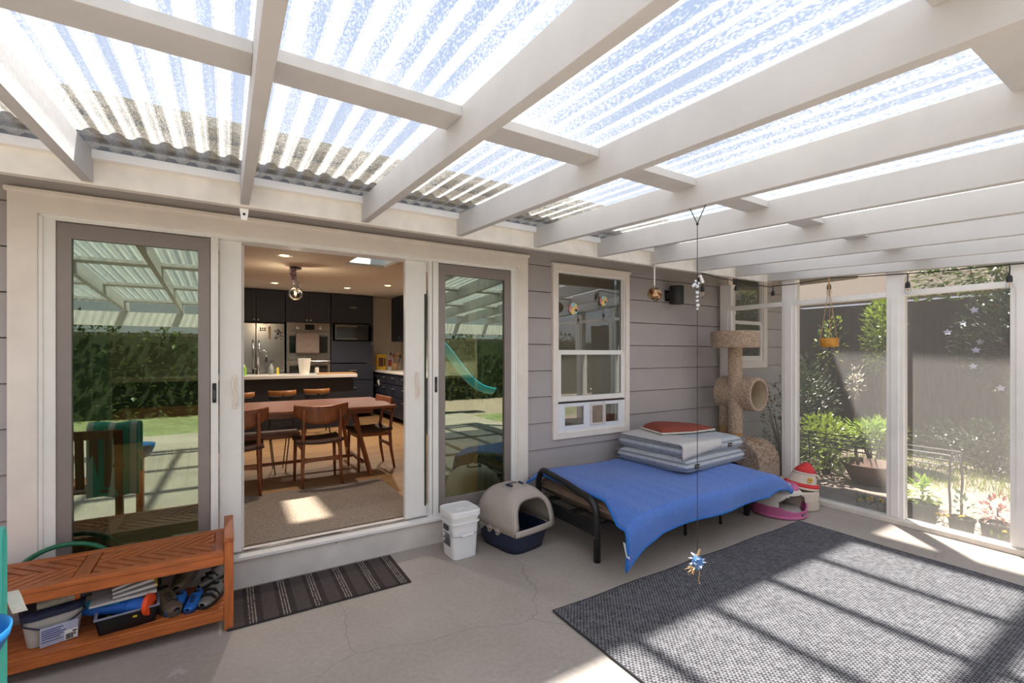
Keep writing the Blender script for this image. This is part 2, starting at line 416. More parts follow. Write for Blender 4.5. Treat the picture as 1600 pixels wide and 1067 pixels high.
MB().box((-9, -.705, 2.512), (7.1, -.68, 2.60)).build('gutter_board', shingle, rf)
MB().box((5.2, -.69, 2.51), (7.1, .06, 2.54)).build('soffit', soffit_m, rf)

# ---------------------------------------------------------------- patio roof: rafters, blocking, ribbed sheets
pr = struct('ceiling', 'white timber patio roof with clear ribbed plastic sheets', 'patio roof')
SL = .054
def rz(y): return 2.312+SL*(y+.65)           # underside of the rafters
RX = [.061+.6265*(k-1) for k in range(-4, 9)]
Y1 = -4.75
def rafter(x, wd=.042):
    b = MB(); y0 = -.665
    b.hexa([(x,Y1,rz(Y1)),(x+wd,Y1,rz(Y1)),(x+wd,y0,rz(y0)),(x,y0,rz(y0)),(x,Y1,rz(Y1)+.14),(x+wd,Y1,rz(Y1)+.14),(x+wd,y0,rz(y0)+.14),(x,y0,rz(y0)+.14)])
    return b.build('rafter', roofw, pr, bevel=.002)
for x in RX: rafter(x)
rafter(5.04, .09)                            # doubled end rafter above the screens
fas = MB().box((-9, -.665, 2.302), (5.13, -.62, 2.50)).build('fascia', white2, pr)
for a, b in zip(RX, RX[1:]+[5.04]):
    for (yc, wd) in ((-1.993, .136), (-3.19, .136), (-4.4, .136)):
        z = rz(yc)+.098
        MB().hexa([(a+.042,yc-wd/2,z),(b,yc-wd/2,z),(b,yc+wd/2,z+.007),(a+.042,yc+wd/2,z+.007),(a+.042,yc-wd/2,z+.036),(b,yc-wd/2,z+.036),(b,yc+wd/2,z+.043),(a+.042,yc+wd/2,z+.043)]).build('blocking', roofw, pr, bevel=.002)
    z = 2.415
    MB().box((a+.042, -.705, z), (b, -.665, z+.04)).build('cleat', white, pr, bevel=.002)
def corr(x, y): 
    s = math.sin(2*PI*x/PITCH); return rz(y)+.158+max(-1, min(1, s*1.6))*.0095
nseg = 12
bays = list(zip([RX[0]]+[x+.021 for x in RX[1:]], [x+.021 for x in RX[1:]]+[5.42]))
for a, b in bays:
    nx = max(2, int((b-a)/(PITCH/nseg)))
    sh = MB().grid(lambda u, v: (a+(b-a)*u, -.64+(Y1-.1+.64)*v, corr(a+(b-a)*u, -.64+(Y1-.1+.64)*v)), nx, 3)
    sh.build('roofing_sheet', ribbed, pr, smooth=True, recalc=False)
    fb = MB(); xa = a+.021; n_ = max(2, int((b-a-.04)/(PITCH/nseg))); y = -.70
    for i in range(n_):
        p = xa+(b-.021-xa)*i/n_; q = xa+(b-.021-xa)*(i+1)/n_
        zt0, zt1 = corr(p, y)-.002, corr(q, y)-.002
        fb.hexa([(p,y,2.455),(q,y,2.455),(q,-.665,2.455),(p,-.665,2.455),(p,y,zt0),(q,y,zt1),(q,-.665,zt1),(p,-.665,zt0)])
    fb.build('closure_strip', foam_m, pr)
# outer posts and header of the open side behind the viewer
MB().box((-9, -4.75, rz(-4.7)-.19), (5.13, -4.66, rz(-4.7)-.001)).build('header', white, pr)
m_ = MB().hexa([(5.13,Y1,rz(Y1)+.10),(5.42,Y1,rz(Y1)+.10),(5.42,-.66,rz(-.66)+.10),(5.13,-.66,rz(-.66)+.10),(5.13,Y1,rz(Y1)+.135),(5.42,Y1,rz(Y1)+.135),(5.42,-.66,rz(-.66)+.135),(5.13,-.66,rz(-.66)+.135)])
m_.build('rake_board', white2, pr)

# ---------------------------------------------------------------- screened end wall on the right
sw = struct('wall_right', 'white framed screen wall at the end of the patio', 'screen wall')
SX = 5.10
for (a, b) in ((-.194, -.05), (-.925, -.785), (-1.84, -1.715), (-2.66, -2.494), (-3.6, -3.46), (-4.74, -4.60)):
    MB().box((SX, a, .035), (SX+.09, b, rz(b)-.001)).build('post', white, sw, bevel=.003)
    MB().box((SX-.012, a+.035, .06), (SX, b-.035, 2.03)).build('batten', white, sw, bevel=.002)
ys = [-.05, -.785, -1.715, -2.494, -3.46, -4.60]; ye = [-.194, -.925, -1.84, -2.66, -3.6, -4.74]
for k in range(5):
    p, q = ys[k+1], ye[k]
    MB().box((SX-.004, p, 2.030), (SX+.06, q, 2.078)).build('rail', white, sw, bevel=.003)
    MB().box((SX+.040, p, .05), (SX+.042, q, 2.032)).build('screen_panel', scr, sw)
    MB().box((SX+.040, p, 2.076), (SX+.042, q, rz(p))).build('screen_panel', scr, sw)
MB().box((SX-.035, -4.74, 0), (SX+.10, 0, .045)).build('sill', white2, sw, bevel=.004)
# ---------------------------------------------------------------- patio door unit
d1 = struct('door_1', 'wide white four-panel sliding patio door standing open in the middle', 'patio door')
FZ = .205                                    # interior floor level
b = MB()
b.box((DX0, -.035, .10), (-.868, .0, DZ1)).box((2.202, -.035, .10), (DX1, .0, DZ1)).box((DX0, -.035, 2.283), (DX1, .0, DZ1))
b.box((DX0-.012, -.045, DZ1-.005), (DX1+.012, 0, DZ1+.018))
b.build('casing', cream, d1, bevel=.003)
b = MB()                                     # fixed frame: head, jambs, mullions
b.box((-.868, -.02, 2.255), (2.202, .12, 2.283)).box((-.868, -.02, .2), (-.80, .12, 2.27)).box((2.142, -.02, .2), (2.202, .12, 2.27))
b.box((-.868, -.028, .2), (-.85, .1, 2.27)).box((2.185, -.028, .2), (2.202, .1, 2.27))
b.box((-.085, -.025, .2), (-.045, .02, 2.255)).box((1.375, -.022, .2), (1.398, .02, 2.255)).box((1.404, -.028, .2), (1.45, .02, 2.255))
b.box((-.868, -.02, .19), (-.04, .1, .235)).box((1.37, -.02, .19), (2.202, .1, .235))
b.build('frame', vinyl, d1, bevel=.002)
b = MB().box((DX0+.02, -.03, 0), (DX1-.02, .05, .185))
b.build('step_board', scuff, d1, bevel=.002)
MB().box((DX0+.01, -.055, .185), (DX1-.01, .12, .208)).build('threshold', white, d1, bevel=.004)
MB().box((-.04, .02, .208), (1.42, .05, .216)).build('track', steel, d1)
def screen_door(x0, x1, lx):
    z0, z1 = .238, 2.25
    fr = MB(); wd = .075
    fr.box((x0, -.012, z0), (x0+wd*.85, .02, z1)).box((x1-wd*.85, -.012, z0), (x1, .02, z1))
    fr.box((x0, -.012, z0), (x1, .02, z0+.105)).box((x0, -.012, z1-.085), (x1, .02, z1))
    f = fr.build('screen_door', grey_frame, d1, bevel=.003)
    MB().box((x0+wd*.7, .008, z0+.09), (x1-wd*.7, .0085, z1-.07)).build('pane', door_glass, f)
    lb = MB().box((lx-.011, -.036, 1.21), (lx+.011, -.024, 1.335)).build('latch', black_p, d1, bevel=.008)
    MB().box((lx-.006, -.039, 1.235), (lx+.006, -.035, 1.29)).build('thumb_slide', M('grey_metal', '5a5a5c', .3, .6), lb, bevel=.002)
screen_door(-.80, -.088, -.066)
screen_door(1.452, 2.142, 1.428)
def leaf_panel(x0, x1, s, hx):
    p = MB().box((x0, .03, .215), (x1, .075, 2.255)).build('door_panel', vinyl, d1, bevel=.003)
    if s > 0: g = (1.37, 2.12)
    else: g = (-.79, -.04)
    MB().box((g[0], .05, .30), (g[1], .054, 2.19)).build('pane', clear_glass, p)
    o = MB().box((g[0], .03, .215), (g[1], .075, .31)).box((g[0], .03, 2.18), (g[1], .075, 2.255)).build('panel_rail', vinyl, p)
    h = MB(); pts = []
    for i in range(17):
        t = i/16; pts.append((hx+.010*math.sin(t*2*PI)*1.2, .0+.012-.016*math.sin(t*PI), 1.18+.18*t))
    h.tube(pts, .008, 8); h.box((hx-.016, .024, 1.16), (hx+.016, .031, 1.38))
    h.build('handle', cream, p, smooth=False, bevel=.003)
leaf_panel(-.04, .085, -1, .045)
leaf_panel(1.195, 1.37, 1, 1.29)
MB().box((1.352, .026, .30), (1.366, .031, 2.0)).build('gap_strip', M('dark_green_strip', '2c3a2c', .7), d1)  # dark gap beside the stile, its shade drawn as a coloured strip
MB().box((.088, .09, .22), (.10, .12, 2.25)).build('track_edge', vinyl, d1)

# ---------------------------------------------------------------- double-hung window with a cat-flap insert
def dh_window(root, x0, x1, z0, z1, cw, flap):
    b = MB().box((x0, -.035, z0), (x0+cw, .01, z1)).box((x1-cw, -.035, z0), (x1, .01, z1)).box((x0, -.035, z1-cw), (x1, .01, z1)).box((x0, -.035, z0), (x1, .01, z0+cw*1.0))
    if flap: b.box((x0-.012, -.045, z1-.006), (x1+.012, .0, z1+.014))
    b.build('trim', cream, root, bevel=.003)
    a, c, e, g = x0+cw, x1-cw, z0+cw, z1-cw; s = .032
    b = MB().box((a, -.02, e), (a+.018, .05, g)).box((c-.018, -.02, e), (c, .05, g)).box((a, -.02, g-.016), (c, .05, g)).box((a, -.02, e), (c, .05, e+.02))
    b.build('window_frame', vinyl, root, bevel=.002)
    a += .018; c -= .018
    zm = 1.555 if flap else z0+(z1-z0)*.40
    u = MB().box((a, -.010, zm-.045), (c, .02, zm+.0)).box((a, .0, zm), (a+.012, .02, g-.016)).box((c-.012, .0, zm), (c, .02, g-.016)).build('upper_sash', vinyl, root, bevel=.002)
    MB().box((a, .012, zm), (c, .016, g-.01)).build('pane', win_glass, u)
    zl = 1.062 if flap else e+.02
    l_ = MB().box((a, -.016, zl), (a+s, .01, zm-.03)).box((c-s, -.016, zl), (c, .01, zm-.03)).box((a, -.016, zl), (c, .01, zl+.05)).build('lower_sash', vinyl, root, bevel=.002)
    MB().box((a+s-.01, -.004, zl+.04), (c-s+.01, 0, zm-.02)).build('pane', win_glass, l_)
    if flap:
        MB().box((a+.01, .03, 1.90), (c-.01, .05, 1.94)).build('inner_rail', vinyl, root)
        MB().box((a-.01, -.022, zl-.018), (c+.01, .0, zl-.002)).build('rubber_seal', M('dark_rubber', '3a2c2c', .7), root)
        zb, zt_ = e+.018, zl-.018
        xs = [a, a+.075, a+.075+.235, a+.40, a+.40+.175, c-.075-.215, c-.075, c]
        p = MB()
        for i in (0, 2, 4, 6): p.box((xs[i], -.02, zb), (xs[i+1], .012, zt_))
        for i in (1, 3, 5): p.box((xs[i], -.02, zb), (xs[i+1], .012, zb+.045)).box((xs[i], -.02, zt_-.035), (xs[i+1], .012, zt_))
        ip = p.build('cat_flap_panel', M('cool_white_plastic', 'e3e6ec', .35, var=.02), root, bevel=.003)
        for i in (1, 5): MB().box((xs[i], -.006, zb+.04), (xs[i+1], -.003, zt_-.03)).build('pane', win_glass, ip)
        cf = MB().box((xs[3]-.014, -.030, zb+.03), (xs[3]+.012, -.02, zt_-.02)).box((xs[4]-.012, -.030, zb+.03), (xs[4]+.014, -.02, zt_-.02)).box((xs[3], -.030, zt_-.04), (xs[4], -.02, zt_-.02)).box((xs[3], -.030, zb+.03), (xs[4], -.02, zb+.05)).build('flap_frame', M('flap_frame_plastic', 'd9cfcb', .4), ip, bevel=.004)
        MB().box((xs[3]+.01, -.018, zb+.05), (xs[4]-.01, -.012, zt_-.04)).build('flap', M('smoked_flap_plastic', '8b7b6c', .3, var=.15), cf, bevel=.004)
        for q, px in ((0, x0+.06), (1, x1-.06)):
            MB().lathe([(.009, 0), (.011, .004), (.006, .009)], 12, (px, -.035, z0+.05), 'y').build('screw_cap', cream, root)
w1 = struct('window_1', 'white sash window with a cat flap panel in its base', 'window')
dh_window(w1, *W1, .055, True)
w2 = struct('window_2', 'white sash window beyond the screen wall', 'window')
dh_window(w2, *W2, .085, False)

# ---------------------------------------------------------------- interior shell
XL, XR, YB = -3.6, 3.42, 6.9
def cz(y): return 2.43+.047*y
skind(MB().box((XL, .05, .05), (XR, YB, FZ)).build('floor', oak), 'oak plank floor of the kitchen', 'floor')
skind(MB().box((XL, YB, 0), (XR, YB+.1, 2.9)).build('wall_far', in_wall), 'pale far wall of the kitchen', 'wall')
skind(MB().box((XR, .12, 0), (XR+.1, YB+.1, 2.9)).build('wall_right', in_wall), 'pale right wall of the kitchen', 'wall')
b = MB()                                     # unseen left wall, its wide opening added to let sky light in
b.box((XL-.1, .12, 0), (XL, 1.2, 2.9)).box((XL-.1, 4.8, 0), (XL, YB+.1, 2.9)).box((XL-.1, 1.2, 0), (XL, 4.8, .9)).box((XL-.1, 1.2, 2.3), (XL, 4.8, 2.9))
skind(b.build('wall_left', in_wall), 'pale left wall of the kitchen', 'wall')
SKY = (1.12, 1.56, 1.0, 1.88)
b = MB()
def cq(x0, x1, y0, y1): b.hexa([(x0,y0,cz(y0)),(x1,y0,cz(y0)),(x1,y1,cz(y1)),(x0,y1,cz(y1)),(x0,y0,cz(y0)+.03),(x1,y0,cz(y0)+.03),(x1,y1,cz(y1)+.03),(x0,y1,cz(y1)+.03)])
cq(XL, SKY[0], .12, YB); cq(SKY[1], XR, .12, YB); cq(SKY[0], SKY[1], .12, SKY[2]); cq(SKY[0], SKY[1], SKY[3], YB)
skind(b.build('ceiling', in_ceil), 'plain painted ceiling of the kitchen', 'ceiling')
sk = struct('window_3', 'square skylight opening in the kitchen ceiling', 'skylight')
b = MB(); zt = 3.0
dx, dy = .10, .12                            # the shaft leans towards the sun side of the roof
def q4(x0, y0, x1, y1, xa, ya, xb, yb): b.add([(x0,y0,cz(y0)),(x1,y1,cz(y1)),(xb,yb,zt),(xa,ya,zt)], [(0,1,2,3)])
x0, x1, y0, y1 = SKY
u0, u1, v0, v1 = SKH
q4(x0,y0,x1,y0,u0,v0,u1,v0); q4(x1,y0,x1,y1,u1,v0,u1,v1); q4(x1,y1,x0,y1,u1,v1,u0,v1); q4(x0,y1,x0,y0,u0,v1,u0,v0)
b.build('light_shaft', M('shaft_paint', 'e9eeea', .7, var=.02), sk, recalc=False)
MB().box((1.30, 1.34, 3.12), (1.64, 2.30, 3.13)).build('pane', clear_glass, sk)

# ---------------------------------------------------------------- dining room
din = M('walnut_wood', '8f5230', .42, var=.28, scale=5, stretch=(8, 8, 1.2), bump=.04)
dinx = M('walnut_wood_long_grain', '8a5033', .38, var=.25, scale=5, stretch=(1.2, 9, 9), bump=.04)
seat_m = M('dark_seat_weave', '4b3226', .7, var=.2, scale=60, bump=.25, bscale=200)
carpet = M('taupe_carpet', '978674', .95, var=.38, scale=75, bump=.6, bscale=260, sheen=.2)
o = MB().box((-1.3, .13, FZ), (1.37, 1.36, FZ+.012)).build('carpet', carpet, bevel=.004)
tag(o, 'taupe pile rug on the plank floor just inside the open door', 'rug')
def chair_parts(r):
    # local frame: faces +y, rear legs at y=-.21; origin on the floor
    b = MB()
    b.grid(lambda u, v: ((u-.5)*(.44-.05*(v < .1)), -.20+.42*v, .435+.018*(2*u-1)**2-.010*math.sin(v*PI)), 12, 8)
    b.build('seat', seat_m, r, smooth=True, solid=.028)
    def br(u, v):
        x = (u-.5)*.50; yb = -.232+.075*(2*u-1)**2-.02*(v-.5)
        h = .175*(1-.45*abs(2*u-1)**2.6)
        return (x, yb, .80-h+h*v+.02*(2*u-1)**2)
    b = MB().grid(br, 20, 6); b.build('backrest', din, r, smooth=True, solid=.018)
    for sx in (-1, 1):
        b = MB(); b.tube([(sx*.185, -.225, 0), (sx*.178, -.19, .20), (sx*.172, -.175, .42), (sx*.172, -.20, .60), (sx*.165, -.229, .765)], [.013, .017, .020, .017, .013], 10)
        lg = b.build('leg', din, r, smooth=True)
        MB().tube([(sx*.173, -.174, .385), (sx*.173, -.174, .397)], .0215, 10).build('joint_ring', M('dark_joint', '2a1d18', .5), lg)
        MB().tube([(sx*.20, .19, 0), (sx*.19, .185, .43)], [.013, .019], 10).build('leg', din, r, smooth=True)
        MB().bar((sx*.18, -.17, .40), (sx*.19, .18, .41), .022, .045).build('seat_rail', din, r, bevel=.004)
    b = MB().grid(lambda u, v: (-.175+.35*u, -.178, .27-.010*0+(v-.5)*(.032+.022*(2*u-1)**2)), 10, 4); b.build('stretcher', din, r, solid=.018)
    MB().bar((-.18, .18, .395), (.18, .18, .395), .022, .045).build('seat_rail', din, r, bevel=.004)
CG = 'walnut dining chairs round the table'
ch = thing('dining_chair', 'walnut dining chair on the near side of the table, fully seen through the open door', 'chair', (.80, 1.565, FZ), .02, CG); chair_parts(ch)
def cchair(label, loc, rz):
    c = copy_tree(ch); c.location = loc; c.rotation_euler = (0, 0, rz); c['label'] = label; return c
cchair('walnut dining chair half hidden by the left door stile', (.085, 1.54, FZ), -.03)
cchair('walnut dining chair turned sideways at the right end of the table', (1.42, 1.95, FZ), PI/2+.06)
t = thing('dining_table', 'long walnut dining table with forked legs behind the open door', 'table', (.35, 2.12, FZ))
def tabletop():
    b = MB(); out = []
    X, Yd = 1.27, .56
    for sx, sy in ((-1,-1),(1,-1),(1,1),(-1,1)):
        out.append((sx*X, sy*Yd, 0))
    b.prism([(p[0], p[1], .712) for p in out], (0, 0, .034)); return b
tabletop().build('tabletop', dinx, t, bevel=.012)
MB().box((-1.1, -.40, .655), (1.05, -.375, .71)).box((-1.1, .375, .655), (1.05, .40, .71)).build('apron', dinx, t)
for sx in (-1, 1):
    for sy in (-1, 1):
        b = MB(); xo = sx*.90
        b.bar((xo+sx*.08, sy*.55, 0), (xo-sx*.06, sy*.30, .71), .040, .040)
        lg = b.build('leg', din, t, bevel=.006)
        MB().bar((xo+sx*.01, sy*.425, .36), (xo+sx*.02, sy*.06, .71), .036, .036).build('brace', din, lg, bevel=.006)
MB().bar((-.93, 0, .12), (.93, 0, .12), .03, .03).bar((.93, -.42, .12), (.93, .42, .12), .03, .03).build('stretcher', din, t)
bn = thing('dining_bench', 'low walnut bench with black wire legs tucked under the dining table', 'bench', (.15, 2.28, FZ))
MB().box((-.75, -.17, .385), (.55, .17, .435)).build('seat', dinx, bn, bevel=.008)
for x in (-.55, .35):
    MB().tube([(x-.09, -.12, .385), (x-.05, -.14, .0), (x+.05, -.14, .0), (x+.09, -.12, .385)], .006, 6).build('leg', black_m, bn)
    MB().tube([(x-.09, .12, .385), (x-.05, .14, .0), (x+.05, .14, .0), (x+.09, .12, .385)], .006, 6).build('leg', black_m, bn)
stm = M('honey_wood', 'a06a38', .4, var=.2, scale=6, stretch=(2, 8, 8))
def stool(x, y, label):
    r = thing('bar_stool', label, 'stool', (x, y, FZ), 0, 'bar stools at the kitchen island')
    MB().lathe([(.0, .60), (.17, .60), (.185, .62), (.18, .645), (.0, .648)], 28).build('seat', black_p, r, smooth=False)
    MB().grid(lambda u, v: (.20*math.sin((u-.5)*2.6), -.04-.17*math.cos((u-.5)*2.6), .665+.075*v), 20, 3).build('backrest', stm, r, smooth=True, solid=.016)
    MB().box((-.02, -.215, .60), (.02, -.20, .70)).build('back_support', black_m, r)
    for sx in (-1, 1):
        for sy in (-1, 1): MB().tube([(sx*.19, sy*.17, 0), (sx*.12, sy*.11, .60)], .010, 8).build('leg', black_m, r)
    MB().tube([(.165,.15,.2),(-.165,.15,.2),(-.165,-.15,.2),(.165,-.15,.2)], .007, 6, closed=True).build('foot_ring', black_m, r)
stool(.74, 4.62, 'honey wood bar stool in the middle of the three at the island')
stool(1.26, 4.72, 'honey wood bar stool nearest the right end of the island')
stool(.16, 4.52, 'honey wood bar stool partly cut off by the left door stile')

# curtains inside the glass
def curtain(name, x0, x1, y, z0, z1, label, waves):
    b = MB().grid(lambda u, v: (x0+(x1-x0)*u+.012*math.sin(v*5), y+.022*math.sin(u*waves*2*PI)*(1-.3*v), z0+(z1-z0)*v), waves*10, 8)
    o = b.build(name, M('white_curtain_cloth', 'd6d0cc', .85, var=.05), smooth=True, solid=.003); tag(o, label, 'curtain')
curtain('curtain', 1.235, 1.40, .16, .40, 2.30, 'white curtain gathered beside the right door stile', 3)
curtain('curtain', -.02, .09, .17, .36, 2.30, 'white curtain edge beside the left door stile', 3)
curtain('curtain', -.86, -.60, .16, .24, 2.30, 'pale curtain seen through the left glass panel', 5)
curtain('curtain', 1.90, 2.20, .17, .24, 2.30, 'pale curtain seen through the right glass panel', 5)
# ---------------------------------------------------------------- kitchen
navy = M('navy_cabinet_paint', '2b2d38', .42, var=.06, scale=4)
navy2 = M('navy_cabinet_shade', '2a2b33', .5, var=.06)
quartz = M('white_quartz', 'ddd7cc', .25, var=.03)
brass = M('pale_brushed_metal', 'cfc4ae', .3, metal=.8)
KY = 6.22
def cabinet(label, x0, x1, z0, z1, doors, knobs='bottom', y=KY, depth=.62, pulls=False, name='kitchen_cabinet'):
    r = thing(name, label, 'cabinet', ((x0+x1)/2, y+depth/2, z0))
    MB().box((x0, y+.02, z0), (x1, y+depth, z1)).build('body', navy2, r, world=True)
    n = doors; w_ = (x1-x0)/n
    for i in range(n):
        a, c = x0+w_*i+.004, x0+w_*(i+1)-.004
        b = MB().box((a, y+.004, z0+.004), (c, y+.02, z1-.004))
        f = .055
        if z1-z0 > .3:
            b.box((a, y-.002, z0+.004), (a+f, y+.006, z1-.004)).box((c-f, y-.002, z0+.004), (c, y+.006, z1-.004)).box((a, y-.002, z0+.004), (c, y+.006, z0+f)).box((a, y-.002, z1-f), (c, y+.006, z1-.004))
        dr = b.build('door' if not pulls else 'drawer', navy, r, world=True, bevel=.002)
        if pulls:
            m = (a+c)/2; zz = (z0+z1)/2+.03
            MB().bar((m-.07, y-.025, zz), (m+.07, y-.025, zz), .012, .012).bar((m-.06, y-.025, zz), (m-.06, y, zz), .008, .008).bar((m+.06, y-.025, zz), (m+.06, y, zz), .008, .008).build('handle', brass, dr, world=True)
        else:
            kx = (c-.03 if i % 2 == 0 else a+.03); kz = z0+.045 if knobs == 'bottom' else z1-.05
            MB().lathe([(.005, 0), (.006, .012), (.014, .018), (.012, .028), (0, .030)], 12, (kx, y-.002, kz), 'y').build('knob', brass, dr, world=True)
    return r
ZC = cz(KY)-.012
cabinet('pair of navy wall cabinet doors above the fridge', -.02, .945, 2.10, ZC, 2)
cabinet('pair of navy wall cabinet doors above the oven', .955, 1.76, 2.12, ZC, 2)
cabinet('navy lift door cabinet above the microwave', 1.77, 2.605, 2.13, ZC, 1, pulls=True)
cabinet('tall plain navy cabinet front below the microwave', 1.77, 2.605, 1.33, 1.77, 1, pulls=False, knobs='top')
for k, (a, c, s) in enumerate(((.98, 1.31, 'top'), (.62, .97, 'middle'), (.30, .61, 'bottom'))):
    cabinet(f'navy drawer under the microwave, {s} one', 1.77, 2.605, a, c, 1, pulls=True, name='drawer_cabinet')
mwbox = MB().box((1.77, KY+.4, 1.775), (2.605, KY+.62, 2.125)).box((1.77, KY, 1.775), (1.80, KY+.42, 2.125)).box((2.575, KY, 1.775), (2.605, KY+.42, 2.125))
tag(mwbox.build('cabinet_niche', navy2), 'open navy cabinet niche holding the microwave', 'cabinet')
fr = thing('refrigerator', 'stainless steel french door fridge behind the island', 'fridge', (.46, KY+.3, FZ))
MB().box((-.02, KY+.02, FZ), (.935, KY+.65, 2.085)).build('body', M('dark_grey_metal', '4a4a4c', .5), fr, world=True)
for a, c, hx in ((-.015, .455, .41), (.46, .93, .505)):
    d_ = MB().box((a, KY-.05, .85), (c, KY+.015, 2.08)).build('door', steel, fr, world=True, bevel=.006)
    MB().tube([(hx, KY-.055, 1.02), (hx, KY-.10, 1.06), (hx, KY-.10, 1.72), (hx, KY-.055, 1.76)], .012, 8).build('handle', chrome, d_, world=True, smooth=True)
d_ = MB().box((-.015, KY-.05, FZ+.06), (.93, KY+.015, .84)).build('drawer', steel, fr, world=True, bevel=.006)
b = MB()
for i in range(3): b.box((.52+.035*i, KY-.053, 1.97), (.545+.035*i, KY-.05, 2.0)).box((.52+.035*i, KY-.053, 1.935), (.545+.035*i, KY-.05, 1.96))
tag(b.build('magnet_set', M('dark_magnet', '3a2a22', .5)), 'six small dark magnets in rows on the fridge door', 'magnets', kind='stuff')
tag(MB().box((.66, KY-.056, 1.78), (.70, KY-.051, 2.02)).build('paper_strip', M('kraft_paper', '9c8466', .8)), 'narrow tan paper strip hung on the fridge door', 'paper')
ml = M('plum_leaf', '4a3a48', .7, var=.3)
b = MB()
for i in range(22): b.leaf((.83+random.uniform(-.04, .04), KY-.056-random.uniform(0, .02), 1.98-i*.009), (random.uniform(-1, 1), -.3, random.uniform(-1, .4)), .07, .04)
tag(b.build('dried_bouquet', ml), 'small dark dried bunch hanging at the top of the fridge', 'dried flowers')
ov = thing('wall_oven', 'stainless steel double wall oven with two knobs', 'oven', (1.355, KY+.3, .7))
ovx0, ovx1 = .965, 1.75
MB().box((ovx0, KY+.01, .55), (ovx1, KY+.6, 2.115)).build('body', steel, ov, world=True)
cp = MB().box((ovx0, KY-.015, 1.965), (ovx1, KY+.012, 2.11)).build('control_panel', steel, ov, world=True, bevel=.003)
MB().box((1.29, KY-.018, 1.98), (1.46, KY-.015, 2.08)).build('display', M('black_display', '0e0f12', .15), cp, world=True)
for x in (1.16, 1.57): MB().lathe([(.032, 0), (.032, .004), (.022, .008), (.02, .03), (0, .032)], 16, (x, KY-.015, 2.025), 'y').build('knob', chrome, cp, world=True)
for z0_, z1_ in ((1.40, 1.945), (.78, 1.375)):
    dr = MB().box((ovx0, KY-.02, z0_), (ovx1, KY+.012, z1_)).build('oven_door', steel, ov, world=True, bevel=.004)
    MB().box((ovx0+.05, KY-.023, z0_+.13), (ovx1-.05, KY-.019, z1_-.09)).build('oven_window', M('oven_glass', '101214', .08, spec=.9), dr, world=True)
    MB().bar((ovx0+.06, KY-.06, z1_-.045), (ovx1-.06, KY-.06, z1_-.045), .022, .022).bar((ovx0+.08, KY-.06, z1_-.045), (ovx0+.08, KY-.02, z1_-.045), .015, .015).bar((ovx1-.08, KY-.06, z1_-.045), (ovx1-.08, KY-.02, z1_-.045), .015, .015).build('handle', chrome, dr, world=True)
b = MB().grid(lambda u, v: (1.12+.42*u, KY-.076-.004*math.sin(u*9+v*3), 1.92-.40*v), 14, 10)
tag(b.build('tea_towel', M('taupe_tea_towel', '7a6a60', .9, var=.1, bump=.2), smooth=True, solid=.004), 'taupe tea towel hung over the upper oven handle', 'towel')
mw = thing('microwave', 'small stainless microwave set in the navy cabinet', 'microwave', (2.1, KY+.2, 1.79))
MB().box((1.84, KY-.01, 1.79), (2.50, KY+.38, 2.09)).build('body', black_p, mw, world=True, bevel=.004)
MB().box((1.845, KY-.018, 1.80), (2.28, KY-.008, 1.83)).box((1.845, KY-.018, 2.055), (2.28, KY-.008, 2.085)).box((1.845, KY-.018, 1.80), (1.865, KY-.008, 2.085)).build('door_frame', steel, mw, world=True)
MB().box((1.865, KY-.014, 1.83), (2.26, KY-.01, 2.055)).build('door_window', M('micro_glass', '3b3f42', .06, spec=.9), mw, world=True)
MB().tube([(2.235, KY-.02, 1.85), (2.235, KY-.045, 1.88), (2.235, KY-.045, 2.01), (2.235, KY-.02, 2.04)], .008, 8).build('handle', black_m, mw, world=True)
MB().box((1.84, KY-.06, 2.093), (2.56, KY+.1, 2.105)).build('shelf_lip', steel, mw, world=True)
# island
isl = thing('kitchen_island', 'long navy kitchen island behind the bar stools', 'island', (.2, 5.5, FZ))
MB().box((-2.2, 5.24, FZ), (1.98, 5.86, 1.10)).build('body', navy, isl, world=True)
for i in range(5): MB().box((-2.1+.82*i, 5.232, FZ+.1), (-1.32+.82*i, 5.242, 1.06)).build('panel', navy2, isl, world=True)
ZI = 1.155
o = MB().box((-2.3, 5.02, 1.10), (2.0, 5.90, ZI)).build('countertop', quartz, bevel=.004)
tag(o, 'white quartz countertop on the navy island', 'countertop')
fa = thing('kitchen_faucet', 'tall chrome pull-down faucet on the island counter', 'faucet', (.46, 5.55, ZI))
MB().lathe([(.03, 0), (.03, .012), (.022, .02), (.02, .16), (.012, .17)], 16).build('base', chrome, fa, smooth=True)
pts = [(0, 0, .16), (0, 0, .36)]+[(.065*(1-math.cos(a)), 0, .36+.065*math.sin(a)) for a in (PI*i/10 for i in range(1, 11))]+[(.13, 0, .30)]
MB().tube(pts, .012, 10).build('spout', chrome, fa, smooth=True)
MB().lathe([(.013, .31), (.018, .29), (.02, .22), (.016, .215)], 12, (.13, 0, 0)).build('spray_head', black_m, fa)
MB().tube([(0, 0, .10), (-.06, -.02, .11)], .008, 8).build('lever', chrome, fa)
fa.rotation_euler = (0, 0, -.3)
o = thing('paper_towel_canister', 'tapered white canister with a knob on the island counter', 'canister', (1.16, 5.30, ZI))
MB().lathe([(.075, 0), (.08, .005), (.105, .26), (.108, .275), (.10, .277), (0, .28)], 28).build('body', M('ivory_ceramic', 'd9d3c6', .35, var=.02), o, smooth=False)
MB().lathe([(.004, .28), (.004, .31), (.009, .318), (0, .325)], 10).build('knob', chrome, o)
o = thing('salt_shaker', 'small white and black shaker next to the canister', 'shaker', (1.37, 5.35, ZI))
MB().lathe([(.036, 0), (.036, .1), (.03, .12), (0, .12)], 18).build('body', M('pale_shaker', 'cfcac2', .4), o)
MB().lathe([(.033, .12), (.036, .125), (.034, .165), (.02, .17), (0, .17)], 18).build('cap', black_p, o)
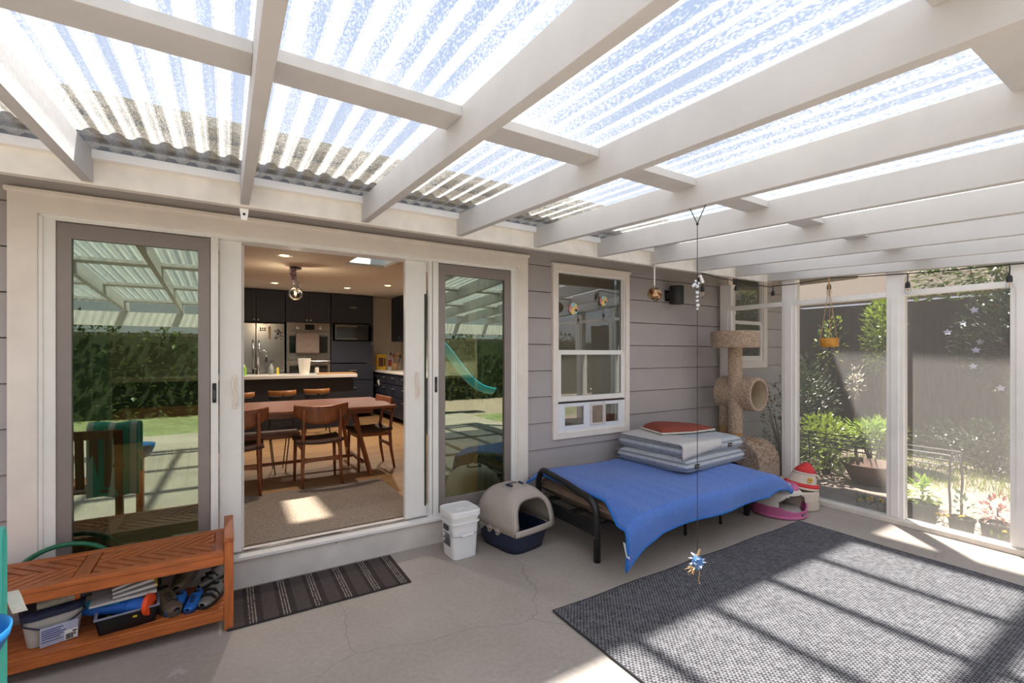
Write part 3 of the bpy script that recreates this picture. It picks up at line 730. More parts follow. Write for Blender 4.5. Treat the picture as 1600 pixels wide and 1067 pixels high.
o = MB().box((1.36, 5.06, ZI), (1.985, 5.42, ZI+.022)).build('cutting_board', M('board_wood', 'a77a4c', .5, var=.2, stretch=(1, 8, 8)), bevel=.005)
tag(o, 'wooden cutting board at the right end of the island counter', 'cutting board')
o = thing('soap_bottle', 'clear soap bottle beside the kitchen faucet', 'bottle', (.66, 5.55, ZI))
MB().lathe([(.04, 0), (.042, .10), (.03, .15), (.014, .17), (.014, .19), (0, .19)], 18).build('bottle', M('cloudy_glass', '8a8f88', .1), o, smooth=True)
MB().tube([(0, 0, .19), (0, 0, .235), (.04, 0, .235)], .006, 8).build('pump', black_p, o)
o = MB().box((.745, 5.545, ZI), (.78, 5.56, ZI+.12)).box((.745, 5.54, ZI+.0), (.785, 5.57, ZI+.03)).build('dish_brush', M('yellow_sponge', 'c9b63a', .8, bump=.3))
tag(o, 'upright yellow scrubber beside the soap bottle', 'scrubber')
o = thing('green_bottle', 'small green bottle at the left edge of the island', 'bottle', (.245, 5.40, ZI))
MB().lathe([(.04, 0), (.04, .13), (.018, .15), (0, .15)], 16).build('bottle', M('lime_plastic', '7fae2e', .35), o)
MB().lathe([(.018, .15), (.018, .175), (0, .178)], 12).build('cap', white, o)
# right hand run
r = thing('base_cabinet', 'navy base cabinet run along the right kitchen wall', 'cabinet', (3.05, 5.5, FZ))
MB().box((2.72, 3.2, FZ+.1), (XR-.003, YB-.01, 1.13)).build('body', navy2, r, world=True)
k = 0
for (y0, y1) in ((6.05, 6.6), (5.45, 6.03), (4.85, 5.43), (4.25, 4.83), (3.65, 4.23)):
    for (z0, z1) in ((.93, 1.11), (.70, .91), (FZ+.12, .68)):
        dr = MB().box((2.70, y0, z0), (2.72, y1, z1)).build('drawer', navy, r, world=True, bevel=.003)
        MB().bar((2.675, (y0+y1)/2-.08, z1-.06), (2.675, (y0+y1)/2+.08, z1-.06), .012, .012).build('handle', brass, dr, world=True)
o = MB().box((2.67, 3.2, 1.13), (XR-.003, YB-.005, 1.17)).build('countertop', quartz, bevel=.004); tag(o, 'white quartz countertop along the right wall', 'countertop')
r = thing('wall_cabinet', 'navy wall cabinet run on the right kitchen wall', 'cabinet', (3.2, 5.0, 1.75))
MB().box((3.02, 3.4, 1.77), (XR-.003, 6.28, 2.70)).build('body', navy, r, world=True)
for (y0, y1) in ((5.72, 6.27), (5.14, 5.70), (4.56, 5.12), (3.98, 4.54)):
    dr = MB().box((3.0, y0, 1.78), (3.02, y1, 2.69)).build('door', navy, r, world=True, bevel=.003)
    MB().lathe([(.006, 0), (.014, .02), (0, .025)], 10, (3.0, y0+.04, 1.84), 'y').build('knob', brass, dr, world=True)
tag(MB().box((2.63, YB-.02, FZ), (XR-.003, YB-.003, FZ+.1)).build('end_panel', in_wall), 'narrow white upright panel at the end of the tall cabinets', 'panel')
# counter clutter
o = thing('cereal_box', 'yellow box with a dark window on the right counter', 'box', (2.86, 6.55, 1.17), -.2)
MB().box((-.11, -.03, 0), (.11, .03, .33)).build('carton', M('yellow_card', 'd0a21c', .6), o)
MB().box((-.055, -.034, .07), (.045, -.03, .26)).build('window', M('dark_print', '5a2418', .4), o)
MB().box((.06, -.034, .08), (.09, -.03, .25)).build('side_print', M('black_print', '2a2418', .5), o)
o = thing('spice_bag', 'white packet with red print right of the yellow box', 'packet', (3.03, 6.45, 1.17), -.2)
MB().box((-.06, -.03, 0), (.06, .03, .24)).build('packet', M('white_pack', 'c8c0b8', .5), o, bevel=.01)
MB().box((-.05, -.034, .07), (.02, -.03, .22)).build('print', M('red_print', '8a2a22', .5), o)
o = thing('utensil_crock', 'glass crock full of cooking utensils on the right counter', 'utensil crock', (2.98, 5.95, 1.17))
MB().lathe([(.07, 0), (.075, .15), (.07, .15), (.065, .01)], 20).build('crock', M('amber_glass', '8a6a44', .2), o, smooth=True)
for i in range(11):
    a = random.uniform(0, 6.28); q = Vector((.03*math.cos(a), .03*math.sin(a), .02)); e = Vector((.11*math.cos(a), .11*math.sin(a), .30+random.uniform(-.04, .06)))
    bb = MB().tube([q, e], .005, 6); bb.ball(e, (.022, .022, .035), 8, 6)
    bb.build('utensil', [steel, black_p, stm, M('red_plastic', '8d2a20', .5)][i % 4], o)
o = thing('electric_kettle', 'shiny metal kettle on the right counter near the curtain', 'kettle', (2.95, 5.05, 1.17))
MB().lathe([(.085, 0), (.09, .02), (.075, .16), (.05, .20), (0, .21)], 24).build('body', chrome, o, smooth=True)
MB().tube([(0, -.07, .16), (0, -.13, .15), (0, -.14, .06), (0, -.085, .04)], .010, 8).build('handle', black_p, o)
tag(MB().ball((2.685, 6.13, .93), (.02, .05, .05), 10, 6).ball((2.683, 6.08, .89), (.015, .03, .04), 10, 6).build('dish_cloth', M('white_rag', 'bdb9b2', .9)), 'crumpled white cloth hooked on a navy drawer pull', 'cloth')

# ---------------------------------------------------------------- ceiling lights
emit_m, n_, l_ = nodes('warm_lamp_glow'); n_.remove(n_['Principled BSDF'])
e_ = n_.new('ShaderNodeEmission'); e_.inputs['Strength'].default_value = 7; e_.inputs[0].default_value = (1, .62, .25, 1)
nz = n_.new('ShaderNodeTexNoise'); mr = n_.new('ShaderNodeMapRange'); mr.inputs['To Min'].default_value = 6; mr.inputs['To Max'].default_value = 8
l_.new(nz.outputs['Fac'], mr.inputs[0]); l_.new(mr.outputs[0], e_.inputs['Strength']); l_.new(e_.outputs[0], n_['Material Output'].inputs[0])
def can(x, y, label, pw):
    z = cz(y)
    r = thing('recessed_light', label, 'ceiling light', (x, y, z), 0, 'recessed ceiling lights in the kitchen')
    MB().lathe([(.045, -.003), (.075, -.006), (.078, 0), (.045, 0)], 24, cap=False).build('trim_ring', vinyl, r)
    MB().lathe([(0, -.002), (.046, -.002), (.046, -.001), (0, -.001)], 20, cap=False).build('lamp', emit_m, r)
    if pw:
        ld = bpy.data.lights.new('can_lamp', 'SPOT'); ld.energy = pw; ld.spot_size = math.radians(140); ld.spot_blend = .6; ld.color = (1, .89, .78); ld.shadow_soft_size = .05
        lo = bpy.data.objects.new('can_lamp', ld); COL.objects.link(lo); lo.parent = r; lo.location = (0, 0, -.03)
can(.495, 1.66, 'lit recessed ceiling light nearest the open door, left of the pendant', 34)
can(.66, 4.86, 'lit recessed ceiling light over the island, left of the pendant', 42)
can(1.78, 4.82, 'lit recessed ceiling light over the island, under the skylight', 42)
can(2.20, 3.86, 'lit recessed ceiling light farthest right, near the navy wall cabinets', 58)
pd_ = thing('pendant_lamp', 'clear globe pendant lamp with a white paper flower tied to it', 'pendant lamp', (.70, 2.55, cz(2.55)))
MB().lathe([(0, -.02), (.065, -.02), (.065, 0), (0, 0)], 24).build('canopy', black_m, pd_)
MB().tube([(0, 0, -.02), (.005, 0, -.20)], .005, 6).build('cord', black_m, pd_)
MB().lathe([(.018, -.20), (.022, -.18), (.022, -.25), (.016, -.26)], 14).build('socket', brass, pd_)
MB().ball((0, 0, -.315), .080, 24, 16).build('globe', clear_glass, pd_, smooth=True)
bl = MB().ball((0, 0, -.30), (.014, .014, .03), 12, 8).build('bulb', emit_m, pd_, smooth=True)
pl = bpy.data.lights.new('pendant_bulb', 'POINT'); pl.energy = 5; pl.color = (1, .8, .55); pl.shadow_soft_size = .02
po = bpy.data.objects.new('pendant_bulb', pl); COL.objects.link(po); po.parent = pd_; po.location = (0, 0, -.345)
fl = thing('paper_flower', 'white and lilac paper flower garland on the pendant cord', 'garland', (.70, 2.53, cz(2.55)-.12))
fw = M('white_paper_petal', 'e2dde0', .8); fp = M('lilac_paper_petal', 'b59ab0', .8)
for k, (cx, cz_, mt) in enumerate(((-.035, .05, fp), (-.03, -.01, fp), (.0, -.06, fw), (.02, -.11, fw), (.01, -.15, fw))):
    b = MB()
    for i in range(10):
        a = i*.63; b.leaf((cx, -.02, cz_), (math.cos(a), -.5, math.sin(a)), .062, .045)
    b.build('flower', mt, fl)
# ---------------------------------------------------------------- helpers for soft things
def pillow(mb, w_, d_, h, n=22, pw=6, wob=0.0, sd=0):
    rnd = random.Random(sd); ph = [rnd.uniform(0, 6.28) for _ in range(6)]
    def f(top):
        def g(u, v):
            a, b = 2*u-1, 2*v-1
            e = (1-abs(a)**pw)*(1-abs(b)**pw); e = max(e, 0)**.5
            z = h*.5*(.45*min(1, e*2.2)+.55*e**.8)
            z *= 1+wob*math.sin(5*a+ph[0]+2*b)*math.cos(4*b+ph[1])
            sh = 1-.03*(1-abs(b))*abs(a)**4*0
            return (a*w_/2*sh, b*d_/2, z if top else -z)
        return g
    mb.grid(f(True), n, n); mb.grid(f(False), n, n); return mb
def edge_loop(w_, d_, z, n=10):
    pts = []
    for (x0, y0, x1, y1) in ((-1,-1,1,-1),(1,-1,1,1),(1,1,-1,1),(-1,1,-1,-1)):
        for i in range(n): t = i/n; pts.append(((x0+(x1-x0)*t)*w_/2, (y0+(y1-y0)*t)*d_/2, z))
    return pts
def clip_x(poly, xa, xb):
    for lim, s in ((xa, 1), (xb, -1)):
        out = []
        for i in range(len(poly)):
            p, q = poly[i], poly[(i+1) % len(poly)]
            ip, iq = s*(p[0]-lim) >= 0, s*(q[0]-lim) >= 0
            if ip: out.append(p)
            if ip != iq: t = (lim-p[0])/(q[0]-p[0]); out.append((lim, p[1]+(q[1]-p[1])*t))
        poly = out
        if len(poly) < 3: return []
    return poly

# ---------------------------------------------------------------- slatted shoe bench
eu = M('oiled_hardwood', 'b8642f', .42, var=.22, scale=5, stretch=(1.3, 9, 9), bump=.05)
euv = M('oiled_hardwood_upright', 'ba6631', .42, var=.2, scale=5, stretch=(9, 9, 1.3), bump=.05)
euy = M('oiled_hardwood_cross', 'ab5c2d', .42, var=.2, scale=5, stretch=(9, 1.3, 9), bump=.05)
bx0, bx1, by0, by1 = -1.20, -.012, -.52, -.115
be = thing('shoe_bench', 'orange-brown slatted hardwood bench with a lower shelf, left of the open door', 'bench', (-.6, -.32, 0))
def bb(nm, a, c, mt=eu, bv=.004): return MB().box(a, c).build(nm, mt, be, world=True, bevel=bv)
for x in (bx0-.045, bx1):
    for y in (by0, by1-.045): bb('leg', (x, y, 0), (x+.045, y+.045, .487), euv)
    bb('end_rail', (x-.002, by0-.006, .487), (x+.047, by1+.004, .512), euy)
    bb('end_rail', (x+.01, by0+.04, .37), (x+.035, by1-.04, .43), euy)
    bb('end_rail', (x+.01, by0+.04, .06), (x+.035, by1-.04, .105), euy)
bb('seat_rail', (bx0, by0+.004, .365), (bx1, by0+.026, .412)); bb('seat_rail', (bx0, by1-.026, .365), (bx1, by1-.004, .412))
bb('seat_frame', (bx0, by0, .412), (bx1, by0+.05, .438)); bb('seat_frame', (bx0, by1-.05, .412), (bx1, by1, .438))
for xa, xb in ((bx0, bx0+.045), (-.635, -.575), (bx1-.045, bx1)): bb('seat_frame', (xa, by0+.05, .413), (xb, by1-.05, .437), euy)
ym = (by0+by1)/2
for xa, xb, s in ((bx0+.045, -.635, 1), (-.575, bx1-.045, -1)):
    for (ya, yb, d) in ((by0+.05, ym-.003, 1), (ym+.003, by1-.05, -1)):
        H_ = yb-ya; pit = .066; g = .014; x = xa-H_-pit
        while x < xb+H_:
            k = s*d
            p = [(x, ya), (x+pit-g, ya), (x+pit-g+k*H_, yb), (x+k*H_, yb)]
            p = clip_x(p, xa+.004, xb-.004)
            if p: MB().prism([(q[0], q[1], .417) for q in p], (0, 0, .018)).build('slat', eu if k > 0 else euy, be, world=True, bevel=.002)
            x += pit
bb('shelf_rail', (bx0, by0+.004, .06), (bx1, by0+.026, .108)); bb('shelf_rail', (bx0, by1-.026, .06), (bx1, by1-.004, .108))
for i in range(7):
    y = by0+.004+i*.0565; bb('shelf_slat', (bx0, y, .108), (bx1, y+.046, .122), eu, .003)
ZS = .1225
# ---- things on the shelf
tub = thing('storage_tub', 'white plastic tub with a dark blue lid and wire handle on the bench shelf', 'tub', (-.735, -.345, ZS), .28)
tb = M('cloudy_white_plastic', 'b9b4ae', .4, var=.08)
MB().lathe([(.088, 0), (.092, .004), (.112, .145), (.108, .145), (.09, .008)], 40, sq=.35).build('body', tb, tub, smooth=False)
MB().lathe([(.116, .138), (.118, .165), (.105, .172), (0, .172)], 40, sq=.35).build('lid', M('navy_lid_plastic', '232c44', .45), tub)
pts = [(-.108, -.02, .128)]+[(-.108+.216*i/10, -.109-.012*math.sin(i/10*PI), .128-.045*math.sin(i/10*PI)) for i in range(11)]+[(.108, -.02, .128)]
MB().tube(pts, .004, 6).build('handle', M('navy_wire', '1c2236', .4), tub)
lb = MB().box((-.05, -.1135, .02), (.082, -.1095, .115)).build('paper_label', M('pale_blue_label', 'b9bdd6', .5, var=.1), tub); lb.rotation_euler = (math.radians(8), 0, 0)
ink = M('blue_grey_ink', '4e5a8c', .6)
b = MB()
for i in range(5): b.box((-.045, -.1145, .055+.011*i), (.02+.009*(i % 3), -.1135, .060+.011*i))
b.box((-.045, -.1145, .042), (.028, -.1135, .045))
b.build('print', ink, lb)
b = MB().box((.034, -.1142, .022), (.08, -.1134, .072)).build('white_patch', white, lb)
b = MB()
for i in range(14): b.box((.038+.0019*i, -.1150, .026), (.038+.0019*i+.0006+.0006*(i % 3 == 0), -.1140, .052))
b.build('barcode', black_p, lb)
MB().box((.066, -.1150, .040), (.074, -.1140, .046)).box((.066, -.1150, .049), (.074, -.1140, .053)).box((.062, -.1150, .058), (.077, -.1140, .064)).build('print', black_p, lb)
mk = thing('glue_tube', 'dark bottle with a striped label lying on the tub lid', 'bottle', (-.655, -.40, ZS+.172+.022), .28)
MB().lathe([(0, -.12), (.02, -.12), (.021, -.06), (.021, .01)], 16, ax='x').build('bottle', M('striped_label', 'a09a8c', .5, var=.35, scale=60, stretch=(12, 1, 1)), mk)
MB().lathe([(.0215, .01), (.0215, .03)], 16, ax='x', cap=False).build('orange_band', M('orange_band', 'c8641e', .5), mk)
MB().lathe([(.021, .03), (.021, .075), (0, .075)], 16, ax='x').build('cap', black_p, mk)
MB().lathe([(0, .0755), (.015, .0755), (.015, .0765), (0, .0765)], 16, ax='x').build('cap_sticker', M('pink_sticker', 'd59aa5', .5), mk)
tr = thing('plastic_tray', 'low black plastic tray with a grey rim on the bench shelf', 'tray', (-.44, -.37, ZS), .12)
b = MB(); b.box((-.11, -.10, 0), (.11, .11, .006)); b.hexa([(-.11,-.10,0),(.11,-.10,0),(.11,-.094,0),(-.11,-.094,0),(-.125,-.115,.085),(.125,-.115,.085),(.125,-.108,.085),(-.125,-.108,.085)])
b.hexa([(-.11,.104,0),(.11,.104,0),(.11,.11,0),(-.11,.11,0),(-.125,.118,.085),(.125,.118,.085),(.125,.125,.085),(-.125,.125,.085)])
b.hexa([(-.11,-.10,0),(-.104,-.10,0),(-.104,.11,0),(-.11,.11,0),(-.125,-.115,.085),(-.118,-.115,.085),(-.118,.125,.085),(-.125,.125,.085)])
b.hexa([(.104,-.10,0),(.11,-.10,0),(.11,.11,0),(.104,.11,0),(.118,-.115,.085),(.125,-.115,.085),(.125,.125,.085),(.118,.125,.085)])
b.build('tray', M('glossy_black_plastic', '121214', .3), tr)
b = MB().box((-.130, -.122, .083), (.130, -.108, .091)).box((-.130, .118, .083), (.130, .132, .091)).box((-.130, -.108, .083), (-.116, .118, .091)).box((.116, -.108, .083), (.130, .118, .091))
b.build('rim', M('lavender_grey_rim', '7f8092', .4), tr, bevel=.003)
wg = thing('water_blaster', 'blue foam water blaster with a round orange nozzle lying in the tray', 'toy', (-.425, -.425, ZS+.092), -.32)
blu = M('blue_foam', '1d5fb4', .6, var=.15, scale=40); cya = M('cyan_plastic', '2a8fae', .4); org = M('orange_plastic', 'f0521c', .4)
MB().lathe([(.02, -.20), (.028, -.16), (.03, -.02), (.036, .0), (.036, .075)], 20, ax='x').build('barrel', blu, wg, smooth=False)
MB().lathe([(.044, .07), (.052, .075), (.052, .094), (.0, .096)], 24, ax='x').build('nozzle', org, wg)
MB().box((-.19, -.016, .0), (-.04, .016, .05)).build('top_grip', cya, wg, bevel=.01)
MB().box((.0, -.044, -.04), (.05, -.034, -.03)).build('yellow_tab', M('yellow_plastic', 'd9c21e', .4), wg, bevel=.002)
for k, (dx_, mt, nm, lab) in enumerate(((-.06, M('green_toy', '2f9a4a', .4), 'toy_ball', 'small green toy in the black tray'), (-.01, M('red_toy', 'b23a2c', .4), 'toy_ball', 'small red toy in the black tray'), (-.08, M('yellow_toy', 'd6b828', .4), 'toy_ball', 'small yellow toy at the front of the black tray'))):
    o = MB().ball((-.44+dx_, -.44+.03*k, ZS+.030), .022, 12, 8).build(nm, mt, smooth=True); tag(o, lab, 'toy', 'small toys in the tray')
# folded white foam pieces, layered above the tray
fo = M('white_foam_sheet', 'd0ccca', .6, var=.04); fe = M('yellow_foam_edge', 'd9be2c', .6)
rests = [MB().box((-.53, -.215, ZS), (-.32, -.165, ZS+.185)).build('foam_block', M('dark_box_card', '3a3530', .8))]
tag(rests[0], 'dark upright box behind the black tray under the foam wedges', 'box')
for k in range(4):
    o = thing('foam_wedge', ['long white foam board lying lowest across the tray', 'white foam wedge second from the bottom of the fan', 'white foam wedge third from the bottom of the fan', 'topmost white foam wedge under the bench seat'][k], 'foam piece', (-.56, -.36, ZS+.132+.016*k), .10, 'fanned white foam pieces on the bench shelf')
    an = .085*k
    c_, s_ = math.cos(an), math.sin(an)
    L0, L1 = (-.03, .23) if k == 0 else (.06, .225+.01*(k == 1))
    th = .017
    b = MB(); q = [(L0, 0), (L1, 0), (L1, th), (L0, th*.6)]
    b.prism([(x*c_-z*s_, -.09, x*s_*.85+z*c_) for x, z in q], (0, .17, 0)); b.build('foam', fo, o, bevel=.003)
    b = MB(); q = [(L1, 0), (L1+.007, .002), (L1+.007, th-.002), (L1, th)]
    b.prism([(x*c_-z*s_, -.088, x*s_*.85+z*c_) for x, z in q], (0, .166, 0)); b.build('yellow_edge', fe if k > 0 else fo, o)
def shoe(name, label, loc, rz, L, mats, grp, tilt=0, strap=False):
    r = thing(name, label, 'shoe', loc, rz, grp); up, so, inn = mats
    def sec(t):                                                 # half width, top height along the foot: heel t=0, toe t=1
        w_ = L*(.145+.055*math.sin(min(1, t*1.1)*PI*.9))*(1-.55*max(0, (t-.82)/.18)**2); return w_
    n = 14
    b = MB()
    def f(u, v):
        t = u; a = PI*v; w_ = sec(t)*(1-.25*(t < .02))
        h = L*(.36-.20*max(0, min(1, (t-.28)/.45))-.05*t)
        return (t*L-L/2, -w_*math.cos(a), L*.09+h*math.sin(a)**.6*(.95 if t > .04 else .85))
    b.grid(f, n, 12); b.build('upper', up, r, smooth=True, solid=.004)
    MB().lathe([(.0, L*.43-.018), (L*.095, L*.43-.016), (L*.10, L*.43)], 18, (-L*.26, 0, 0)).build('opening', inn, r)
    b = MB(); ring0 = [(i/13*L-L/2, -sec(i/13)*1.06) for i in range(14)]; out = ring0+[(x, -y) for x, y in reversed(ring0)]
    b.prism([(x, y, 0) for x, y in out], (0, 0, L*.115)); b.build('sole', so, r, bevel=.003)
    b = MB()
    if strap:
        for x in (-.05, .14): b.tube([(x*L, -sec(.5)*1.02, L*.15), (x*L+.01, -.02, L*.34-x*L*.3), (x*L+.01, .02, L*.34-x*L*.3), (x*L, sec(.5)*1.02, L*.15)], .008, 6)
        b.build('strap', inn, r)
    else:
        for i in range(4): b.tube([(L*(-.02+.06*i), -L*.07, L*(.345-.035*i)), (L*(.0+.06*i), 0, L*(.375-.035*i)), (L*(-.02+.06*i), L*.07, L*(.345-.035*i))], .003, 5)
        b.build('laces', inn, r)
    r.rotation_euler = (tilt, 0, rz); return r
brn = (M('brown_suede', '6a5b4a', .85, var=.15, scale=30, bump=.2), M('grey_brown_rubber', '4a423a', .8), M('dark_lining', '17130f', .9))
bls = (M('bright_blue_knit', '1f66b8', .6, var=.12, scale=60, bump=.2), M('dark_blue_rubber', '18355f', .6), M('black_lace', '14161c', .7))
gry = (M('grey_mesh_shoe', '7d7a73', .7, var=.15, scale=50), M('black_rubber', '1a1918', .7), M('black_strap', '131212', .7))
shoe('shoe', 'brown suede shoe standing right of the orange nozzle', (-.275, -.355, ZS), -1.15, .24, brn, 'shoes on the bench shelf')
shoe('shoe', 'brown suede shoe propped above the blue shoes at the back', (-.20, -.20, ZS+.055), -1.8, .24, brn, 'shoes on the bench shelf', tilt=.5)
shoe('shoe', 'small bright blue shoe, the front one of the pair', (-.155, -.40, ZS), -1.9, .16, bls, 'shoes on the bench shelf')
shoe('shoe', 'small bright blue shoe, the one behind the front one', (-.235, -.385, ZS), -1.95, .16, bls, 'shoes on the bench shelf')
shoe('sandal', 'grey and black strapped sandal at the right end of the shelf', (-.075, -.38, ZS), -2.0, .19, gry, 'shoes on the bench shelf', strap=True)
shoe('sandal', 'grey and black strapped sandal tipped behind the right-end one', (-.07, -.22, ZS+.03), -2.3, .19, gry, 'shoes on the bench shelf', tilt=.35, strap=True)
# green hose loop behind the bench
b = MB(); b.tube([(-1.02, -.075, .30)]+arc((-.745, -.075, .235), .245, PI*.93, PI*.05, 24)+[(-.50, -.08, .12), (-.52, -.085, .013)], .0125, 10)
b.tube([(-.55, -.085, .013), (-.75, -.095, .013), (-1.0, -.085, .013)], .0125, 10)
tag(b.build('garden_hose', M('green_hose_rubber', '1f6b4a', .45, var=.1), smooth=True), 'green garden hose looped against the wall behind the bench', 'hose')

# ---------------------------------------------------------------- mat and rug
def mat_stripes():
    m, n, l = nodes('striped_door_mat'); b = n['Principled BSDF']; b.inputs['Roughness'].default_value = .95
    tc = n.new('ShaderNodeTexCoord'); s = n.new('ShaderNodeSeparateXYZ'); l.new(tc.outputs['Object'], s.inputs[0])
    nz = n.new('ShaderNodeTexNoise'); nz.inputs['Scale'].default_value = 55; nz.inputs['Detail'].default_value = 3; l.new(tc.outputs['Object'], nz.inputs[0])
    x = math_node(n, l, 'ADD', s.outputs['X'], math_node(n, l, 'MULTIPLY', math_node(n, l, 'SUBTRACT', nz.outputs['Fac'], .5), .006))
    p = math_node(n, l, 'FRACT', math_node(n, l, 'DIVIDE', math_node(n, l, 'ADD', x, .044), .1735))
    band = math_node(n, l, 'LESS_THAN', p, .27)
    fine = math_node(n, l, 'LESS_THAN', math_node(n, l, 'FRACT', math_node(n, l, 'DIVIDE', p, .09)), .42)
    pale = math_node(n, l, 'MULTIPLY', math_node(n, l, 'MULTIPLY', band, fine), math_node(n, l, 'GREATER_THAN', nz.outputs['Fac'], .40))
    mid = math_node(n, l, 'MULTIPLY', math_node(n, l, 'GREATER_THAN', p, .42), math_node(n, l, 'LESS_THAN', p, .86))
    c1 = n.new('ShaderNodeMixRGB'); c1.inputs[1].default_value = lin('3b302f'); c1.inputs[2].default_value = lin('564b48'); l.new(mid, c1.inputs[0])
    c2 = n.new('ShaderNodeMixRGB'); c2.inputs[2].default_value = lin('a59a8f'); l.new(pale, c2.inputs[0]); l.new(c1.outputs[0], c2.inputs[1])
    c3 = n.new('ShaderNodeMixRGB'); c3.blend_type = 'MULTIPLY'; c3.inputs[0].default_value = .5; l.new(c2.outputs[0], c3.inputs[1]); l.new(nz.outputs['Fac'], c3.inputs[2])
    l.new(c3.outputs[0], b.inputs['Base Color'])
    bp = n.new('ShaderNodeBump'); bp.inputs['Strength'].default_value = .6; bp.inputs['Distance'].default_value = .01; l.new(nz.outputs['Fac'], bp.inputs['Height']); l.new(bp.outputs[0], b.inputs['Normal'])
    return m
dm = thing('door_mat', 'dark brown striped runner mat below the open door', 'mat', (.5, -.29, 0))
MB().box((-.495, -.24, .001), (.54, .225, .013)).build('pile', mat_stripes(), dm, bevel=.006)
MB().box((-.50, -.246, .0005), (.546, .231, .009)).build('edge_binding', M('mat_binding', '2d2524', .9), dm, bevel=.004)
def rug_weave():
    m, n, l = nodes('woven_grey_rug'); b = n['Principled BSDF']; b.inputs['Roughness'].default_value = .9
    tc = n.new('ShaderNodeTexCoord'); s = n.new('ShaderNodeSeparateXYZ'); l.new(tc.outputs['Object'], s.inputs[0])
    nz = n.new('ShaderNodeTexNoise'); nz.inputs['Scale'].default_value = 45; nz.inputs['Detail'].default_value = 3; l.new(tc.outputs['Object'], nz.inputs[0])
    nb = n.new('ShaderNodeTexNoise'); nb.inputs['Scale'].default_value = 2.2; l.new(tc.outputs['Object'], nb.inputs[0])
    k = 2*PI/.0235; k2 = 2*PI/.028
    row = math_node(n, l, 'FLOOR', math_node(n, l, 'DIVIDE', s.outputs['Y'], .014))
    sh = math_node(n, l, 'MULTIPLY', math_node(n, l, 'MODULO', row, 2.0), PI)
    sx = math_node(n, l, 'SINE', math_node(n, l, 'ADD', math_node(n, l, 'MULTIPLY', s.outputs['X'], k), sh))
    sy = math_node(n, l, 'SINE', math_node(n, l, 'MULTIPLY', s.outputs['Y'], 2*PI/.014))
    h = math_node(n, l, 'ADD', math_node(n, l, 'MULTIPLY', sx, .30), math_node(n, l, 'MULTIPLY', sy, .16))
    h = math_node(n, l, 'ADD', h, math_node(n, l, 'MULTIPLY', math_node(n, l, 'SUBTRACT', nz.outputs['Fac'], .5), 1.1))
    h = math_node(n, l, 'ADD', h, .5, True)
    r = n.new('ShaderNodeValToRGB'); r.color_ramp.elements[0].position = .22; r.color_ramp.elements[1].position = .80
    r.color_ramp.elements[0].color = lin('242327'); r.color_ramp.elements[1].color = lin('7f7d7f')
    l.new(h, r.inputs[0])
    mx = n.new('ShaderNodeMixRGB'); mx.blend_type = 'MULTIPLY'; mx.inputs[0].default_value = .15; l.new(r.outputs[0], mx.inputs[1]); l.new(nb.outputs['Fac'], mx.inputs[2])
    l.new(mx.outputs[0], b.inputs['Base Color'])
    bp = n.new('ShaderNodeBump'); bp.inputs['Strength'].default_value = .5; bp.inputs['Distance'].default_value = .006; l.new(h, bp.inputs['Height']); l.new(bp.outputs[0], b.inputs['Normal'])
    return m
rg = thing('area_rug', 'large dark grey woven outdoor rug on the patio slab', 'rug', (3.0, -3.0, 0))
def rugf(u, v):
    x = 1.632+2.765*u; y = -4.62+3.305*v
    return (x, y, .008+.004*math.sin(x*9)*max(0, (v-.95)/.05)+.003*math.sin(y*7)*max(0, (u-.96)/.04))
MB().grid(rugf, 60, 60).build('weave', rug_weave(), rg, world=True, solid=.006)
pts = [rugf(i/20, 0) for i in range(20)]+[rugf(1, i/20) for i in range(20)]+[rugf(1-i/20, 1) for i in range(20)]+[rugf(0, 1-i/20) for i in range(20)]
MB().tube(pts, .005, 6, closed=True).build('binding', M('rug_binding', '2c2b2f', .9), rg, world=True)

# ---------------------------------------------------------------- square bucket
bk = thing('bucket', 'square white plastic bucket with lid and wire handle below the door frame', 'bucket', (1.507, -.305, 0), .02)
wp = M('white_bucket_plastic', 'efeeee', .38, var=.02)
MB().lathe([(.092, 0), (.097, .004), (.112, .30), (.118, .302), (.119, .325), (.112, .326)], 48, sq=.55).build('body', wp, bk)
MB().lathe([(.1175, .262), (.1205, .264), (.1205, .276), (.1175, .278)], 48, sq=.55, cap=False).build('rib', wp, bk)
MB().lathe([(.1225, .312), (.125, .316), (.125, .350), (.120, .358), (.108, .358), (.106, .354), (.03, .354), (.029, .357), (0, .357)], 48, sq=.55).build('lid', wp, bk)
pts = [(-.118, -.06, .27), (-.123, -.09, .225), (-.118, -.128, .188), (-.05, -.134, .182), (.05, -.134, .192), (.10, -.13, .20), (.135, -.10, .205), (.150, -.06, .215), (.124, -.03, .25)]
h_ = MB().tube(pts, .0022, 6).build('wire_handle', M('grey_wire', '77787a', .35, .8), bk)
MB().tube([(-.045, -.134, .1825), (.045, -.134, .1915)], .008, 10).build('grip', wp, h_)
b = MB(); b.lathe([(.022, -.001), (.022, .001)], 24, ax='x')
lbm = M('bucket_print', '3c3f44', .5)
o = MB()
for i in range(7): o.box((-.1135+.0045*i*.18, -.06, .10+.013*i), (-.1085, .05-.012*(i % 3), .106+.013*i))
o.box((-.1205, -.035, .21), (-.109, .035, .245))
o.build('side_print', lbm, bk)

